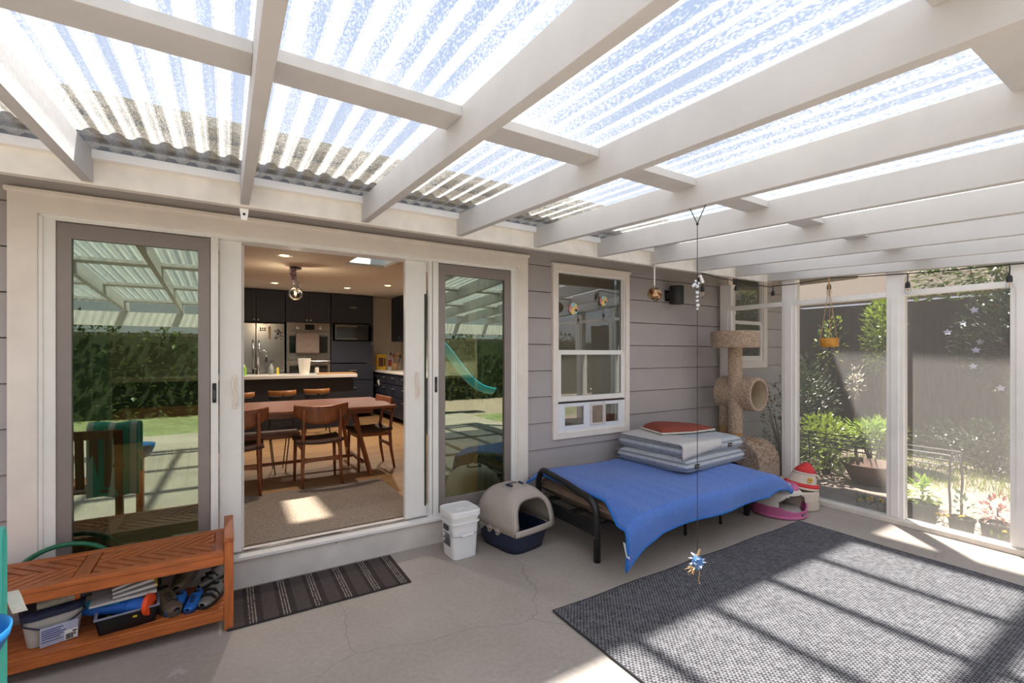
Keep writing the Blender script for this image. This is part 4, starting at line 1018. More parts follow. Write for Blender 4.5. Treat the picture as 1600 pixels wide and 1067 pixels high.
# ---------------------------------------------------------------- hooded litter box
lt = thing('litter_box', 'hooded beige cat litter box with a dark blue base', 'litter box', (1.965, -.325, 0), math.radians(10))
bei = M('beige_plastic', 'b5aaa0', .45, var=.03); nav = M('navy_plastic', '232d47', .4, var=.05)
L = .50
def hw(s): return .165+.045*math.sin(min(1, max(0, s))*PI)**.6
def base(s, a, z):                                             # rounded-rect footprint
    e = .45; ca, sa = math.cos(a), math.sin(a)
    k = .84+.16*(z/.17)
    return (.205*k*math.copysign(abs(ca)**e, ca), .255*k*math.copysign(abs(sa)**e, sa), z)
b = MB(); b.grid(lambda u, v: base(0, u*2*PI, .17*v), 48, 6, closeu=True)
b.add([base(0, i/48*2*PI, 0) for i in range(48)], [tuple(range(48))])
b.build('base', nav, lt, smooth=True, solid=.004)
MB().grid(lambda u, v: tuple(c*(1.0 if i == 2 else .95) for i, c in enumerate(base(0, u*2*PI, .06+.0*v))), 48, 2, closeu=True)
MB().add([(.93*p[0], .93*p[1], .05) for p in (base(0, i/48*2*PI, .05) for i in range(48))], [tuple(range(48))]).build('litter', M('dark_litter', '3a3a40', .95, var=.3, scale=90, bump=.4), lt)
def hood(u, v):
    # u along the arch left to right, v from back (0) to front (1)
    a = PI*u; s = v
    ex = .62
    wv = .212*(1-(1-s)**3*.35*0)
    back = max(0, 1-s/.38)
    hgt = .30*math.sqrt(max(0, 1-back**2.2))-.045*max(0, (s-.72)/.28)**1.2
    wid = .214*math.sqrt(max(.0, 1-.5*back**3))
    y = .262-.52*s+.055*max(0, (s-.75)/.25)*math.sin(a)         # the front leans back
    return (-wid*math.copysign(abs(math.cos(a))**ex, math.cos(a)), y, .165+hgt*abs(math.sin(a))**ex)
MB().grid(hood, 36, 26).build('hood', bei, lt, smooth=True, solid=.005)
# front frame round the doorway
def arch(k, z0, dy, n=36):
    out = []
    for i in range(n+1):
        p = hood(i/n, 1.0); cx, cz_ = p[0], p[2]
        out.append((cx*k, p[1]+dy, z0+(cz_-.165)*k+.0))
    return out
A, B = arch(1.0, .165, -.004), arch(.79, .195, -.004); C = [(x, y+.018, z) for x, y, z in B]
b = MB(); n_ = len(A); b.add(A+B+C, [(i, i+1, n_+i+1, n_+i) for i in range(n_-1)]+[(n_+i, n_+i+1, 2*n_+i+1, 2*n_+i) for i in range(n_-1)])
b.build('doorway_frame', bei, lt, smooth=True, solid=.007)
MB().grid(lambda u, v: (-.20+.40*u, -.263-.012*math.sin(u*PI)+.004*v, .155+.045*v), 14, 4).build('sill', bei, lt, smooth=True, solid=.008)
MB().grid(lambda u, v: tuple([base(0, u*2*PI, .17)[0]*(1.03+.02*v), base(0, u*2*PI, .17)[1]*(1.03+.02*v), .160+.014*v]), 64, 3, closeu=True).build('rim', bei, lt, smooth=True, solid=.006)
for y in (.13, .03, -.07):
    lg = MB().lathe([(0, 0), (.026, 0), (.026, .012), (0, .012)], 20, (-.213, y, .158), 'x').build('clip', bei, lt)
    lg.location = (-.008, 0, 0)
    MB().lathe([(0, 0), (.006, 0), (.006, .003), (0, .003)], 10, (-.2155, y-.012, .152), 'x').lathe([(0, 0), (.006, 0), (.006, .003), (0, .003)], 10, (-.2155, y+.012, .152), 'x').build('clip_hole', black_p, lg)
hz_ = .165+.30
pts = [(-.055, .015, hz_-.012), (-.06, -.02, hz_+.012), (-.055, -.06, hz_+.008)]
MB().tube([(-.055, .02, hz_-.004), (.055, .02, hz_-.004)], .012, 10).tube(pts, .010, 8).tube([(.055, .015, hz_-.012), (.06, -.02, hz_+.012), (.055, -.06, hz_+.008)], .010, 8).build('handle', nav, lt, smooth=True)
MB().grid(lambda u, v: (-.06+.12*u, .0-.16*v, hz_+.006-.035*v**2), 6, 8).build('top_plate', bei, lt, smooth=True, solid=.006)

# ---------------------------------------------------------------- futon
fu = thing('futon', 'black metal futon frame with rounded arm loops against the house wall', 'futon', (3.22, -.6, 0))
for x, nm in ((2.30, 1), (4.17, 1)):
    pts = [(x, -.215, 0), (x, -.215, .40)]+[(x, -.215-.09*(1-math.cos(a)), .40+.125*math.sin(a)) for a in (PI/2*i/6 for i in range(1, 7))]+[(x, -.60, .49), (x, -.80, .455)]+[(x, -.80-.155*math.sin(a), .455-.13*(1-math.cos(a))) for a in (PI/2*i/7 for i in range(1, 8))]+[(x, -.957, .20), (x, -.957, 0)]
    MB().tube(pts, .026, 10).build('arm_loop', black_m, fu, world=True, smooth=True)
    MB().bar((x, -.24, .235), (x, -.94, .235), .025, .10).build('side_panel', black_m, fu, world=True, bevel=.004)
    MB().lathe([(0, 0), (.008, 0), (.008, .004), (0, .005)], 10, (x-.026 if x < 3 else x+.02, -.957, .30), 'x').lathe([(0, 0), (.008, 0), (.008, .004), (0, .005)], 10, (x-.026 if x < 3 else x+.02, -.957, .18), 'x').build('bolt', steel, fu, world=True)
for y in (-.26, -.62, -.95): MB().bar((2.30, y, .26), (4.17, y, .26), .03, .03).build('deck_rail', black_m, fu, world=True)
b = MB()
for i in range(14): x = 2.40+i*.128; b.bar((x, -.16, .285), (x, -1.22, .285), .006, .006)
b.build('wire_deck', black_m, fu, world=True)
for x in (2.75, 3.27, 3.75): MB().bar((x, -.97, 0), (x, -.97, .28), .018, .018).build('support_leg', black_m, fu, world=True)
fb = M('brown_futon_cloth', '86705f', .9, var=.12, scale=12, bump=.35, bscale=22)
mt_ = thing('futon_mattress', 'brown futon mattress under the blue quilt', 'mattress', (3.235, -.68, .365))
b = pillow(MB(), 1.79, 1.10, .15, 30, 10, .06, 3); b.build('mattress', fb, mt_, smooth=True)
MB().tube(edge_loop(1.775, 1.085, .03, 12), .006, 6, closed=True).build('piping', fb, mt_)
def quilt_mat():
    m, n, l = nodes('blue_quilted_cloth'); b = n['Principled BSDF']; b.inputs['Roughness'].default_value = .85; b.inputs['Sheen Weight'].default_value = .25
    tc = n.new('ShaderNodeTexCoord'); s = n.new('ShaderNodeSeparateXYZ'); l.new(tc.outputs['Object'], s.inputs[0])
    tri = math_node(n, l, 'PINGPONG', s.outputs['X'], .075)
    ph = math_node(n, l, 'FRACT', math_node(n, l, 'DIVIDE', math_node(n, l, 'ADD', math_node(n, l, 'SUBTRACT', s.outputs['Y'], s.outputs['Z']), tri), .032))
    st = math_node(n, l, 'ABSOLUTE', math_node(n, l, 'SUBTRACT', ph, .5))
    nz = n.new('ShaderNodeTexNoise'); nz.inputs['Scale'].default_value = 90; l.new(tc.outputs['Object'], nz.inputs[0])
    r = n.new('ShaderNodeValToRGB'); r.color_ramp.elements[0].color = lin('3a62b4'); r.color_ramp.elements[1].color = lin('5885d2'); l.new(nz.outputs['Fac'], r.inputs[0]); l.new(r.outputs[0], b.inputs['Base Color'])
    bp = n.new('ShaderNodeBump'); bp.inputs['Strength'].default_value = .4; bp.inputs['Distance'].default_value = .008; l.new(math_node(n, l, 'POWER', math_node(n, l, 'MULTIPLY', st, 2), .5), bp.inputs['Height'])
    l.new(bp.outputs[0], b.inputs['Normal']); return m
qm = quilt_mat()
def qz(x, y):
    z = .472-.022*max(0, (-y-.75)/.5)**1.6+.006*math.sin(x*6+y*3)+.004*math.sin(y*9-x*4)
    if x > 4.05: z -= .15*((x-4.05)/.37)**1.7
    if x < 2.40: z -= .05*((2.40-x)/.12)**1.5
    return z
def quilt(u, v):
    yy = -.13-1.12*min(1, v/.8); q = max(0, min(1, (yy+.22)/.08))+max(0, min(1, (-.97-yy)/.22))
    x0 = 2.345-.115*q; x = x0+(4.42-x0)*u
    front = -1.245-.03*math.sin(u*5)
    if x < 2.6: front -= .06*((2.6-x)/.38)
    if v < .8:
        y = -.13+(front+.13)*(v/.8)
        x += (.0 if u < .5 else .02*math.sin(v*6))
        return (x, y, qz(x, y))
    t = (v-.8)/.2
    drop = .175-.015*math.sin(u*PI*.9)+.085*max(0, (.16-u)/.16)**1.3
    if u > .80: drop *= max(.25, 1-(u-.80)/.25)
    z0 = qz(x, front)
    a = min(1, t*2.2)
    return (x-.025*max(0, (.12-u)/.12)*t, front-.035*math.sin(a*PI/2)-.015*math.sin(u*17)*t, z0-.02*(1-math.cos(a*PI/2))-max(0, t-.1)*drop)
ql = thing('quilt', 'blue quilted cover spread over the futon mattress', 'quilt', (3.2, -.7, .47))
MB().grid(quilt, 90, 56).build('cloth', qm, ql, world=True, smooth=True, solid=.010)
bd = [quilt(0, i/40) for i in range(41)]+[quilt(i/60, 1) for i in range(1, 61)]+[quilt(1, 1-i/40) for i in range(1, 41)]
MB().tube(bd, .009, 6).build('border', M('bright_blue_binding', '1c6fc4', .7), ql, world=True)
p0 = Vector(quilt(.012, .93)); MB().grid(lambda u, v: (p0.x-.012-.03*u, p0.y+.02-.035*u*0-.03*v, p0.z+.055-.09*v+.02*u), 4, 5).build('care_tag', M('white_tag', 'e6e4df', .7), ql, world=True, solid=.002)
# dog beds and pads on the futon
gb = M('grey_blue_denim', 'b9bec3', .9, var=.10, scale=25, bump=.25, bscale=150); gp = M('grey_piping', '868d95', .8)
def dogbed(label, c, rz_, sd, tagpos, sz=(.98, .80)):
    r = thing('dog_bed', label, 'dog bed', c, rz_, 'grey dog beds stacked on the futon')
    pillow(MB(), sz[0], sz[1], .15, 32, 5, .10, sd).build('cushion', gb, r, smooth=True)
    for z in (-.034, .034): MB().tube(edge_loop(sz[0]*.985, sz[1]*.985, z, 12), .0045, 6, closed=True).build('piping', gp, r)
    tg_ = MB().box((tagpos-.032, -sz[1]/2-.003, -.018), (tagpos+.032, -sz[1]/2+.006, .016)).build('label_patch', M('dark_patch', '2c2524', .7), r, bevel=.002)
    MB().box((tagpos-.024, -sz[1]/2-.0045, -.004), (tagpos+.024, -sz[1]/2-.002, .004)).build('label_print', M('patch_print', 'b59a90', .7), tg_)
    return r
dogbed('lower grey dog bed of the stack on the blue quilt', (3.80, -.50, .540), .07, 5, -.34)
dogbed('upper grey dog bed of the stack, under the white pad', (3.81, -.49, .662), .03, 9, .22, (.95, .78))
def pad(u, v):
    x = 3.33+.62*u+.10*v; y = -.16-.86*v+.10*u
    z = .732+.004*math.sin(x*11)
    f = -.865
    if y < f:
        d = f-y; y = f-min(d, .03); z -= max(0, d-.02)
    return (x-.10*v*(1-u), y, z)
wpad = MB().grid(lambda u, v: pad(u*(1-.25*v), v), 30, 30).build('pet_pad', M('white_fleece', 'cdc9c4', .95, var=.05, scale=60, bump=.3), smooth=True, solid=.012)
tag(wpad, 'white fleece pad drooping over the front of the upper dog bed', 'pad')
rc = thing('throw_pillow', 'folded rust-red cushion with white piping on top of the stack', 'cushion', (3.90, -.42, .762), -.30)
rm = M('rust_cloth', '8c4434', .9, var=.08, bump=.2)
def wedge(top):
    def g(u, v):
        a, b_ = 2*u-1, 2*v-1
        x = a*.33; y = b_*(.19-.10*max(0, a)); e = max(0, (1-abs(a)**4)*(1-abs(b_)**4))**.5
        h = (.085-.055*u)
        return (x, y, h*e if top else -.035*e*0-.02*min(1, e*4))
    return g
MB().grid(wedge(True), 22, 18).build('top_cloth', rm, rc, smooth=True)
MB().grid(wedge(False), 22, 18).build('underside', M('white_fleece', '', 0), rc, smooth=True)
pts = [wedge(True)(i/14, 0) for i in range(14)]+[wedge(True)(1, i/14) for i in range(14)]+[wedge(True)(1-i/14, 1) for i in range(14)]+[wedge(True)(0, 1-i/14) for i in range(14)]
MB().tube([(p[0]*1.01, p[1]*1.01, -.006) for p in pts], .009, 6, closed=True).build('piping', M('cream_piping', 'd8d2c8', .8), rc)
# ---------------------------------------------------------------- cat tree
cp_ = M('tan_carpet_pile', 'b39b85', .98, var=.45, scale=60, bump=.9, bscale=170, sheen=.25); cin = M('cream_lining', 'b8a88f', .95, var=.06)
ss = M('sisal_rope', 'a8845a', .9, var=.25, scale=70, bump=.5)
ct = thing('cat_tree', 'tan carpeted cat tree in the corner with tray, tunnel and barrel house', 'cat tree', (4.75, -.47, 0))
def fuzz(mb, n, fn, L=.010):
    for _ in range(n):
        p, d = fn(); mb.leaf(p, Vector(d)+Vector((random.uniform(-.6, .6), random.uniform(-.6, .6), random.uniform(-.6, .6))), L*random.uniform(.6, 1.4), .005)
b = MB().lathe([(.235, 1.585), (.246, 1.60), (.248, 1.745), (.24, 1.765), (.20, 1.765), (.19, 1.70), (0, 1.69)], 40)
def ft():
    a = random.uniform(0, 6.28); return ((.245*math.cos(a), .245*math.sin(a), random.uniform(1.59, 1.76)), (math.cos(a), math.sin(a), 0))
fuzz(b, 900, ft); b.build('tray', cp_, ct)
b = MB().tube([(0, 0, .02), (0, 0, 1.585)], .073, 20)
def fp_():
    a = random.uniform(0, 6.28); return ((.073*math.cos(a), .073*math.sin(a), random.uniform(.72, 1.58)), (math.cos(a), math.sin(a), 0))
fuzz(b, 500, fp_); b.build('main_post', cp_, ct)
MB().tube([(0, 0, .56), (0, 0, .80)], .0755, 20).build('worn_patch', M('bare_wood_post', '9a6a3c', .8, var=.3, stretch=(9, 9, 1)), ct) if False else None
MB().lathe([(.0745, .50), (.0752, .50), (.0752, .66), (.0745, .66)], 20, cap=False).build('worn_band', ss, ct)
b = MB().tube([(.07, .16, .02), (.07, .16, .95)], .068, 18); b.build('rear_post', cp_, ct)
MB().lathe([(.0695, .50), (.0705, .50), (.0705, .72), (.0695, .72)], 18, (.07, .16, 0), cap=False).build('worn_band', ss, ct)
# tunnel barrel, axis towards -y
ax0, ax1, R = .22, -.22, .185
b = MB().lathe([(R-.03, -ax0), (R, -ax0+.02), (R+.008, 0), (R, -ax1-.02), (R-.006, -ax1), (R-.035, -ax1), (R-.035, -ax0+.04)], 32, (.12, .02, 1.08), 'y', cap=False)
def fb_():
    a = random.uniform(0, 6.28); y = random.uniform(ax1, ax0); return ((.12+R*math.cos(a), .02+y, 1.08+R*math.sin(a)), (math.cos(a), 0, math.sin(a)))
fuzz(b, 700, fb_, .012); b.build('tunnel', cp_, ct)
MB().lathe([(R-.036, -ax0+.01), (R-.036, -ax1-.012)], 32, (.12, .02, 1.08), 'y', cap=False).lathe([(0, -ax0+.012), (R-.03, -ax0+.012)], 32, (.12, .02, 1.08), 'y', cap=False).build('tunnel_lining', cin, ct)
MB().box((-.28, -.40, 0), (.30, .30, .03)).build('base_board', cp_, ct, bevel=.01)
# barrel house with rounded top, axis along x
hx0, hx1, hyc, hr, hz0 = -.10, .27, -.10, .23, .36
prof = [(hyc-hr, .03), (hyc-hr, hz0)]+[(hyc-hr*math.cos(a), hz0+hr*math.sin(a)) for a in (PI*i/18 for i in range(1, 18))]+[(hyc+hr, hz0), (hyc+hr, .03)]
b = MB(); n_ = len(prof)
# open arch on the -y side: leave out the panels in the middle of the front
segs = 12
for i in range(n_-1):
    for k in range(segs):
        xa, xb = hx0+(hx1-hx0)*k/segs, hx0+(hx1-hx0)*(k+1)/segs
        if i == 0: continue
        (y0, z0), (y1, z1) = prof[i], prof[i+1]
        b.add([(xa,y0,z0),(xb,y0,z0),(xb,y1,z1),(xa,y1,z1)], [(0,1,2,3)])
xm, rw = (hx0+hx1)/2, .10
N_ = 16
arcp = [(xm-rw, .03)]+[(xm-rw*math.cos(PI*i/N_), .16+rw*math.sin(PI*i/N_)) for i in range(N_+1)]+[(xm+rw, .03)]
outp = [(hx0, .03), (hx0, .14)]+[(hx0+(hx1-hx0)*i/(N_-2), hz0) for i in range(N_-1)]+[(hx1, .14), (hx1, .03)]
m_ = min(len(arcp), len(outp))
for i in range(m_-1):
    b.add([(arcp[i][0], hyc-hr, arcp[i][1]), (arcp[i+1][0], hyc-hr, arcp[i+1][1]), (outp[i+1][0], hyc-hr, outp[i+1][1]), (outp[i][0], hyc-hr, outp[i][1])], [(0,1,2,3)])
for x in (hx0, hx1): b.add([(x, y, z) for y, z in prof], [tuple(range(n_))])
def fh():
    a = random.uniform(0, PI); x = random.uniform(hx0, hx1); return ((x, hyc-hr*math.cos(a), hz0+hr*math.sin(a)), (0, -math.cos(a), math.sin(a)))
def fh2():
    return ((hx0, random.uniform(hyc-hr, hyc+hr), random.uniform(.05, .5)), (-1, 0, 0))
fuzz(b, 700, fh, .014); fuzz(b, 300, fh2, .012)
b.build('barrel_house', cp_, ct, solid=.012, recalc=False)
MB().add([(hx0+.02, hyc-hr+.05, .05), (hx1-.02, hyc-hr+.05, .05), (hx1-.02, hyc-hr+.05, .30), (hx0+.02, hyc-hr+.05, .30)], [(0,1,2,3)]).build('house_lining', M('brown_lining', '6b4026', .9), ct)
MB().grid(lambda u, v: (.045+.075*u, hyc-(hr+.008)*math.cos(PI*(.34+.36*v)), hz0+(hr+.008)*math.sin(PI*(.34+.36*v))), 3, 14).build('sisal_strip', ss, ct, solid=.004)

# ---------------------------------------------------------------- plush pet beds
plush = M('white_plush', 'd6cdc4', .95, var=.05, scale=40, bump=.3); pink = M('pink_felt', 'cf6f9c', .9, var=.05, bump=.15); redf = M('red_felt', 'd43f3f', .9, var=.06, bump=.15)
lin_m = M('grey_fleece_lining', 'aaa49c', .95, var=.1, bump=.3)
def dome_open(r0, prof, a0, a1, z0, z1, n=64):
    """lathe wall with a doorway between angles a0..a1 and heights z0..z1"""
    b = MB(); k = len(prof)
    for i in range(k-1):
        for j in range(n):
            t0, t1 = 2*PI*j/n, 2*PI*(j+1)/n; tm = (t0+t1)/2; zm = (prof[i][1]+prof[i+1][1])/2
            ac = (a0+a1)/2; hwid = (a1-a0)/2
            d = (tm-ac+PI) % (2*PI)-PI
            lim = hwid*math.sqrt(max(0, 1-((zm-(z0+z1)/2)/((z1-z0)/2))**2)) if z0 < zm < z1 else -1
            if abs(d) < lim: continue
            q = [(prof[i][0]*math.cos(t0), prof[i][0]*math.sin(t0), prof[i][1]), (prof[i][0]*math.cos(t1), prof[i][0]*math.sin(t1), prof[i][1]), (prof[i+1][0]*math.cos(t1), prof[i+1][0]*math.sin(t1), prof[i+1][1]), (prof[i+1][0]*math.cos(t0), prof[i+1][0]*math.sin(t0), prof[i+1][1])]
            b.add(q, [(0,1,2,3)])
    return b
def fine(prof, m=5):
    out = []
    for p, q in zip(prof[:-1], prof[1:]):
        for i in range(m): out.append((p[0]+(q[0]-p[0])*i/m, p[1]+(q[1]-p[1])*i/m))
    return out+[prof[-1]]
un = thing('pet_house', 'pink and white plush pet house at the foot of the futon', 'pet bed', (4.50, -1.07, .012))
ad = math.radians(-100); hwd = math.radians(50)
dome_open(.22, fine([(.235, 0), (.225, .02), (.235, .10)], 6), ad-hwd, ad+hwd, .055, .20, 72).build('lower_wall', pink, un, solid=.012, recalc=False)
dome_open(.22, fine([(.235, .10), (.225, .15), (.185, .21), (.12, .255), (.05, .275), (.0, .278)], 5), ad-hwd, ad+hwd, .055, .20, 72).build('dome', plush, un, solid=.012, recalc=False)
MB().lathe([(0, .012), (.19, .012), (.2, .03), (.17, .055), (0, .06)], 32).build('inner_cushion', lin_m, un, smooth=True)
MB().lathe([(.15, .222), (.165, .232), (.15, .262), (.11, .272), (.10, .262)], 32, (.02, .0, 0), cap=False).build('pink_band', pink, un, smooth=True)
for k, (hx, mt) in enumerate((('e0a63a', 0), ('4ab3b8', 0), ('e0a63a', 0))):
    MB().ball((-.10+.075*k, .05, .285), (.026, .02, .03), 12, 8).build('mane_tuft', M('tuft_'+'abc'[k], hx, .9), un, smooth=True)
MB().lathe([(.03, .27), (.02, .30), (.0, .345)], 14, (.0, -.03, 0)).build('horn', M('gold_felt', 'd9a63a', .8), un, smooth=True)
a_ = ad+.15; b = MB().box((-.028, -.004, .022), (.028, .004, .044)); o = b.build('label_patch', M('grey_patch', '55565c', .7), un, bevel=.002)
o.location = (.236*math.cos(a_), .236*math.sin(a_), 0); o.rotation_euler = (0, 0, a_+PI/2)
MB().box((-.020, -.0055, .030), (.020, -.0035, .036)).build('label_print', M('pale_patch_print', 'a9aab0', .7), o)
lh = thing('pet_house', 'cream plush lighthouse pet house with a leaning red roof', 'pet bed', (4.84, -1.10, 0), 0); lh.scale = (.86, .86, .86)
ad2 = math.radians(-52); hw2 = math.radians(36)
cream_p = M('cream_plush', 'd3c6b6', .95, var=.05, scale=40, bump=.25)
dome_open(.18, fine([(.165, 0), (.185, .02), (.19, .12), (.18, .19), (.165, .215)], 6), ad2-hw2, ad2+hw2, .05, .185, 64).build('lower_wall', cream_p, lh, solid=.012, recalc=False)
MB().lathe([(0, .012), (.165, .012), (.16, .04), (0, .045)], 28).build('inner_cushion', lin_m, lh)
o = MB().grid(lambda u, v: (.12*math.cos(ad2+hw2*(1.0-.5*u)*-1)*1.35, .12*math.sin(ad2-hw2*(1.0-.5*u))*1.35, .05+.10*v*(1-u*.3)), 6, 6).build('red_flap', redf, lh, solid=.008)
lean = MB(); tilt = Vector((.05, -.05, 0))
def lt_(prof, mt, nm):
    b = MB()
    for i in range(len(prof)-1): pass
    n = 36; vs = []
    for r, z in prof:
        sft = .32*max(0, z-.21)
        for j in range(n):
            t = 2*PI*j/n; vs.append((r*math.cos(t)+sft*.75, r*math.sin(t)-sft*.45, z+.16*r*math.cos(t+.5)*-.9))
    b.add(vs, [(i*n+j, i*n+(j+1) % n, (i+1)*n+(j+1) % n, (i+1)*n+j) for i in range(len(prof)-1) for j in range(n)]); 
    return b.build(nm, mt, lh, smooth=True, solid=.008)
lt_([(.165, .235), (.175, .235), (.172, .255)], cream_p, 'gallery')
lt_([(.160, .25), (.172, .258), (.170, .282), (.150, .29)], redf, 'red_ring')
lt_([(.148, .286), (.135, .30), (.112, .385), (.110, .395)], cream_p, 'tower')
lt_([(.113, .386), (.116, .40), (.108, .405)], plush, 'white_rim')
lt_([(.110, .40), (.085, .445), (.04, .49), (.012, .508), (0, .51)], redf, 'roof')
o = MB().box((-.026, -.004, -.024), (.026, .004, .024)).build('window_patch', M('yellow_patch', 'd8b13a', .8), lh, bevel=.003)
o.location = (-.055, -.138, .345); o.rotation_euler = (-.2, .35, -.45)
MB().box((-.003, -.006, -.022), (.003, -.003, .022)).box((-.024, -.006, -.003), (.024, -.003, .003)).build('window_bars', M('orange_stitch', 'b0702a', .8), o)

# ---------------------------------------------------------------- hanging toy on a string from the rafter
tx, ty = 1.957, -2.055
strm = M('dark_string', '2e2c2a', .7); denim = M('blue_denim_scrap', '4a78ad', .9, var=.2, bump=.2); jute = M('jute_fibre', 'b3946c', .9, var=.2)
ty_ = thing('cat_toy', 'blue scrap cat toy hanging low on a long string', 'cat toy', (tx, ty, .50))
MB().tube([(1.95, -2.01, rz(-2.01)+.05), (1.95, -2.018, rz(-2.02)), (tx, ty+.01, 2.175), (tx, ty, 2.157)], .0025, 5).tube([(1.95, -2.112, rz(-2.11)+.05), (1.95, -2.106, rz(-2.1)), (tx, ty-.01, 2.175), (tx, ty, 2.157)], .0025, 5).build('loop_cord', M('green_cord', '2c4434', .7), ty_, world=True)
MB().ball((tx, ty, 2.155), .007, 8, 6).tube([(tx, ty, 2.157), (tx, ty, .56)], .0018, 5).build('string', strm, ty_, world=True)
b = MB().ball((0, 0, 0), (.030, .026, .034), 10, 7); b.build('bundle', denim, ty_)
b = MB()
for i in range(20):
    a = random.uniform(0, 6.28); b.leaf((.015*math.cos(a), .015*math.sin(a), random.uniform(-.02, .03)), (math.cos(a), math.sin(a), random.uniform(-.5, .6)), .03, .02)
b.build('frayed_edge', M('pale_denim', 'b5bccc', .9), ty_)
b = MB()
for i in range(26): b.leaf((-.02, .0, -.012), (-1+random.uniform(-.2, .4), random.uniform(-.5, .5), random.uniform(-.9, .1)), random.uniform(.03, .06), .006)
b.tube([(.0, -.01, -.03), (.004, -.01, -.05), (-.004, -.01, -.075), (.004, -.01, -.10)], .0025, 5); b.tube([(0, 0, .03), (.02, 0, .062)], .006, 6)
b.build('jute_tail', jute, ty_)
chm = thing('crystal_charm', 'string of small clear beads and a white clip on the long toy cord', 'charm', (tx, ty, 1.82))
cry = M('crystal_bead', 'c9cdd4', .08, .3)
b = MB()
for k, (dx_, dz_, r) in enumerate(((0, .03, .009), (-.018, .038, .008), (-.03, .03, .008), (.008, .045, .007), (0, .0, .009), (0, -.02, .007), (0, -.04, .008), (.003, -.062, .009), (0, -.08, .006), (-.012, .055, .006))):
    b.ball((dx_, 0, dz_), r, 8, 5)
b.build('beads', cry, chm)

# ---------------------------------------------------------------- mirror ball on a ribbon
mbm, n, l = nodes('mottled_metallic_glass'); b_ = n['Principled BSDF']; b_.inputs['Metallic'].default_value = .75; b_.inputs['Roughness'].default_value = .2
tc = n.new('ShaderNodeTexCoord'); vz = n.new('ShaderNodeTexNoise'); vz.inputs['Scale'].default_value = 22; vz.inputs['Detail'].default_value = 3; l.new(tc.outputs['Object'], vz.inputs[0])
r_ = n.new('ShaderNodeValToRGB'); r_.color_ramp.elements[0].position = .35; r_.color_ramp.elements[1].position = .68; r_.color_ramp.elements[0].color = lin('6b3a22'); r_.color_ramp.elements[1].color = lin('c9cbd0')
e2 = r_.color_ramp.elements.new(.5); e2.color = lin('b08a5c'); l.new(vz.outputs['Fac'], r_.inputs[0]); l.new(r_.outputs[0], b_.inputs['Base Color'])
gb_ = thing('gazing_ball', 'mottled metallic glass ball hung on a white ribbon under the fascia', 'hanging ball', (3.22, -.685, 2.045))
MB().ball((0, 0, 0), .062, 28, 18).build('ball', mbm, gb_, smooth=True)
MB().lathe([(.010, .058), (.012, .072), (.006, .078)], 12).build('cap', chrome, gb_)
rb = M('white_ribbon', 'd8d4d0', .6)
MB().box((-.008, -.001, .075), (.008, .001, .265)).build('ribbon', rb, gb_)
b = MB()
for s in (-1, 1): b.leaf((0, -.004, .245), (s, -.3, .25), .045, .022).leaf((0, -.004, .245), (s*.8, -.3, -.5), .04, .014)
b.build('bow', rb, gb_)

# ---------------------------------------------------------------- black cylinder wall light
wl_ = thing('wall_light', 'black cylinder wall light on the grey siding', 'wall light', (4.22, -.12, 2.165))
MB().box((-.07, .095, -.06), (.02, .118, .06)).build('back_plate', black_p, wl_, bevel=.004)
MB().bar((-.03, .10, 0), (0, 0, 0), .05, .06).build('arm', black_p, wl_)
MB().lathe([(.074, -.10), (.076, -.098), (.076, .098), (.074, .10), (0, .10)], 32).lathe([(0, -.06), (.07, -.06), (.07, -.098)], 24).build('shade', black_p, wl_, smooth=False)

# ---------------------------------------------------------------- string lights
wirem = M('black_cable', '17171a', .55)
st_ = thing('string_light', 'black string light cable along the fascia and screen wall with glass bulbs', 'string lights', (4.4, -.72, 2.28))
pts = [(3.84, -.705, 2.285), (3.92, -.70, 2.285), (4.16, -.70, 2.262), (4.39, -.70, 2.262), (4.41, -.70, 2.275), (4.60, -.72, 2.225), (4.80, -.74, 2.235), (4.98, -.735, 2.235), (5.03, -.73, 2.25), (5.033, -.95, 2.245), (5.033, -1.275, 2.262), (5.033, -1.6, 2.235), (5.033, -1.891, 2.215), (5.033, -2.2, 2.20), (5.033, -2.504, 2.195), (5.033, -2.9, 2.17), (5.033, -3.4, 2.16)]
MB().tube(pts, .005, 6).build('cable', wirem, st_, world=True)
fil = M('filament_wire', 'c98a48', .4, .3)
def bulb(x, y, zt, zb):
    MB().tube([(x, y, zt), (x-.008, y-.004, zt-.03), (x, y, zb+.075)], .0045, 6).lathe([(.010, .078), (.017, .066), (.019, .03), (.015, .026)], 14, (x, y, zb)).build('socket', black_p, st_, world=True)
    g = MB().ball((x, y, zb), (.022, .022, .032), 16, 10).build('bulb', clear_glass, st_, world=True, smooth=True)
    MB().tube([(x-.005, y, zb+.02), (x-.004, y, zb-.012), (x+.004, y, zb-.012), (x+.005, y, zb+.02)], .0022, 5).build('filament', fil, g, world=True)
for (x, y, zt, zb) in ((3.862, -.705, 2.285, 2.085), (4.411, -.70, 2.275, 2.135), (5.03, -.73, 2.25, 2.12), (5.033, -1.275, 2.262, 2.125), (5.033, -1.891, 2.215, 2.065), (5.033, -2.504, 2.195, 2.035), (5.033, -3.2, 2.165, 2.02)): bulb(x, y, zt, zb)
ad_ = thing('power_adapter', 'white and black plug adapter hanging where the string lights start', 'adapter', (3.835, -.705, 2.19))
MB().bar((-.02, 0, .075), (.012, -.01, .0), .032, .03).build('white_plug', white, ad_, bevel=.004)
MB().tube([(-.03, 0, .05), (-.045, 0, .0), (-.038, 0, -.02), (-.02, 0, -.01), (-.03, 0, .05)], .008, 6).build('black_plug', black_p, ad_)

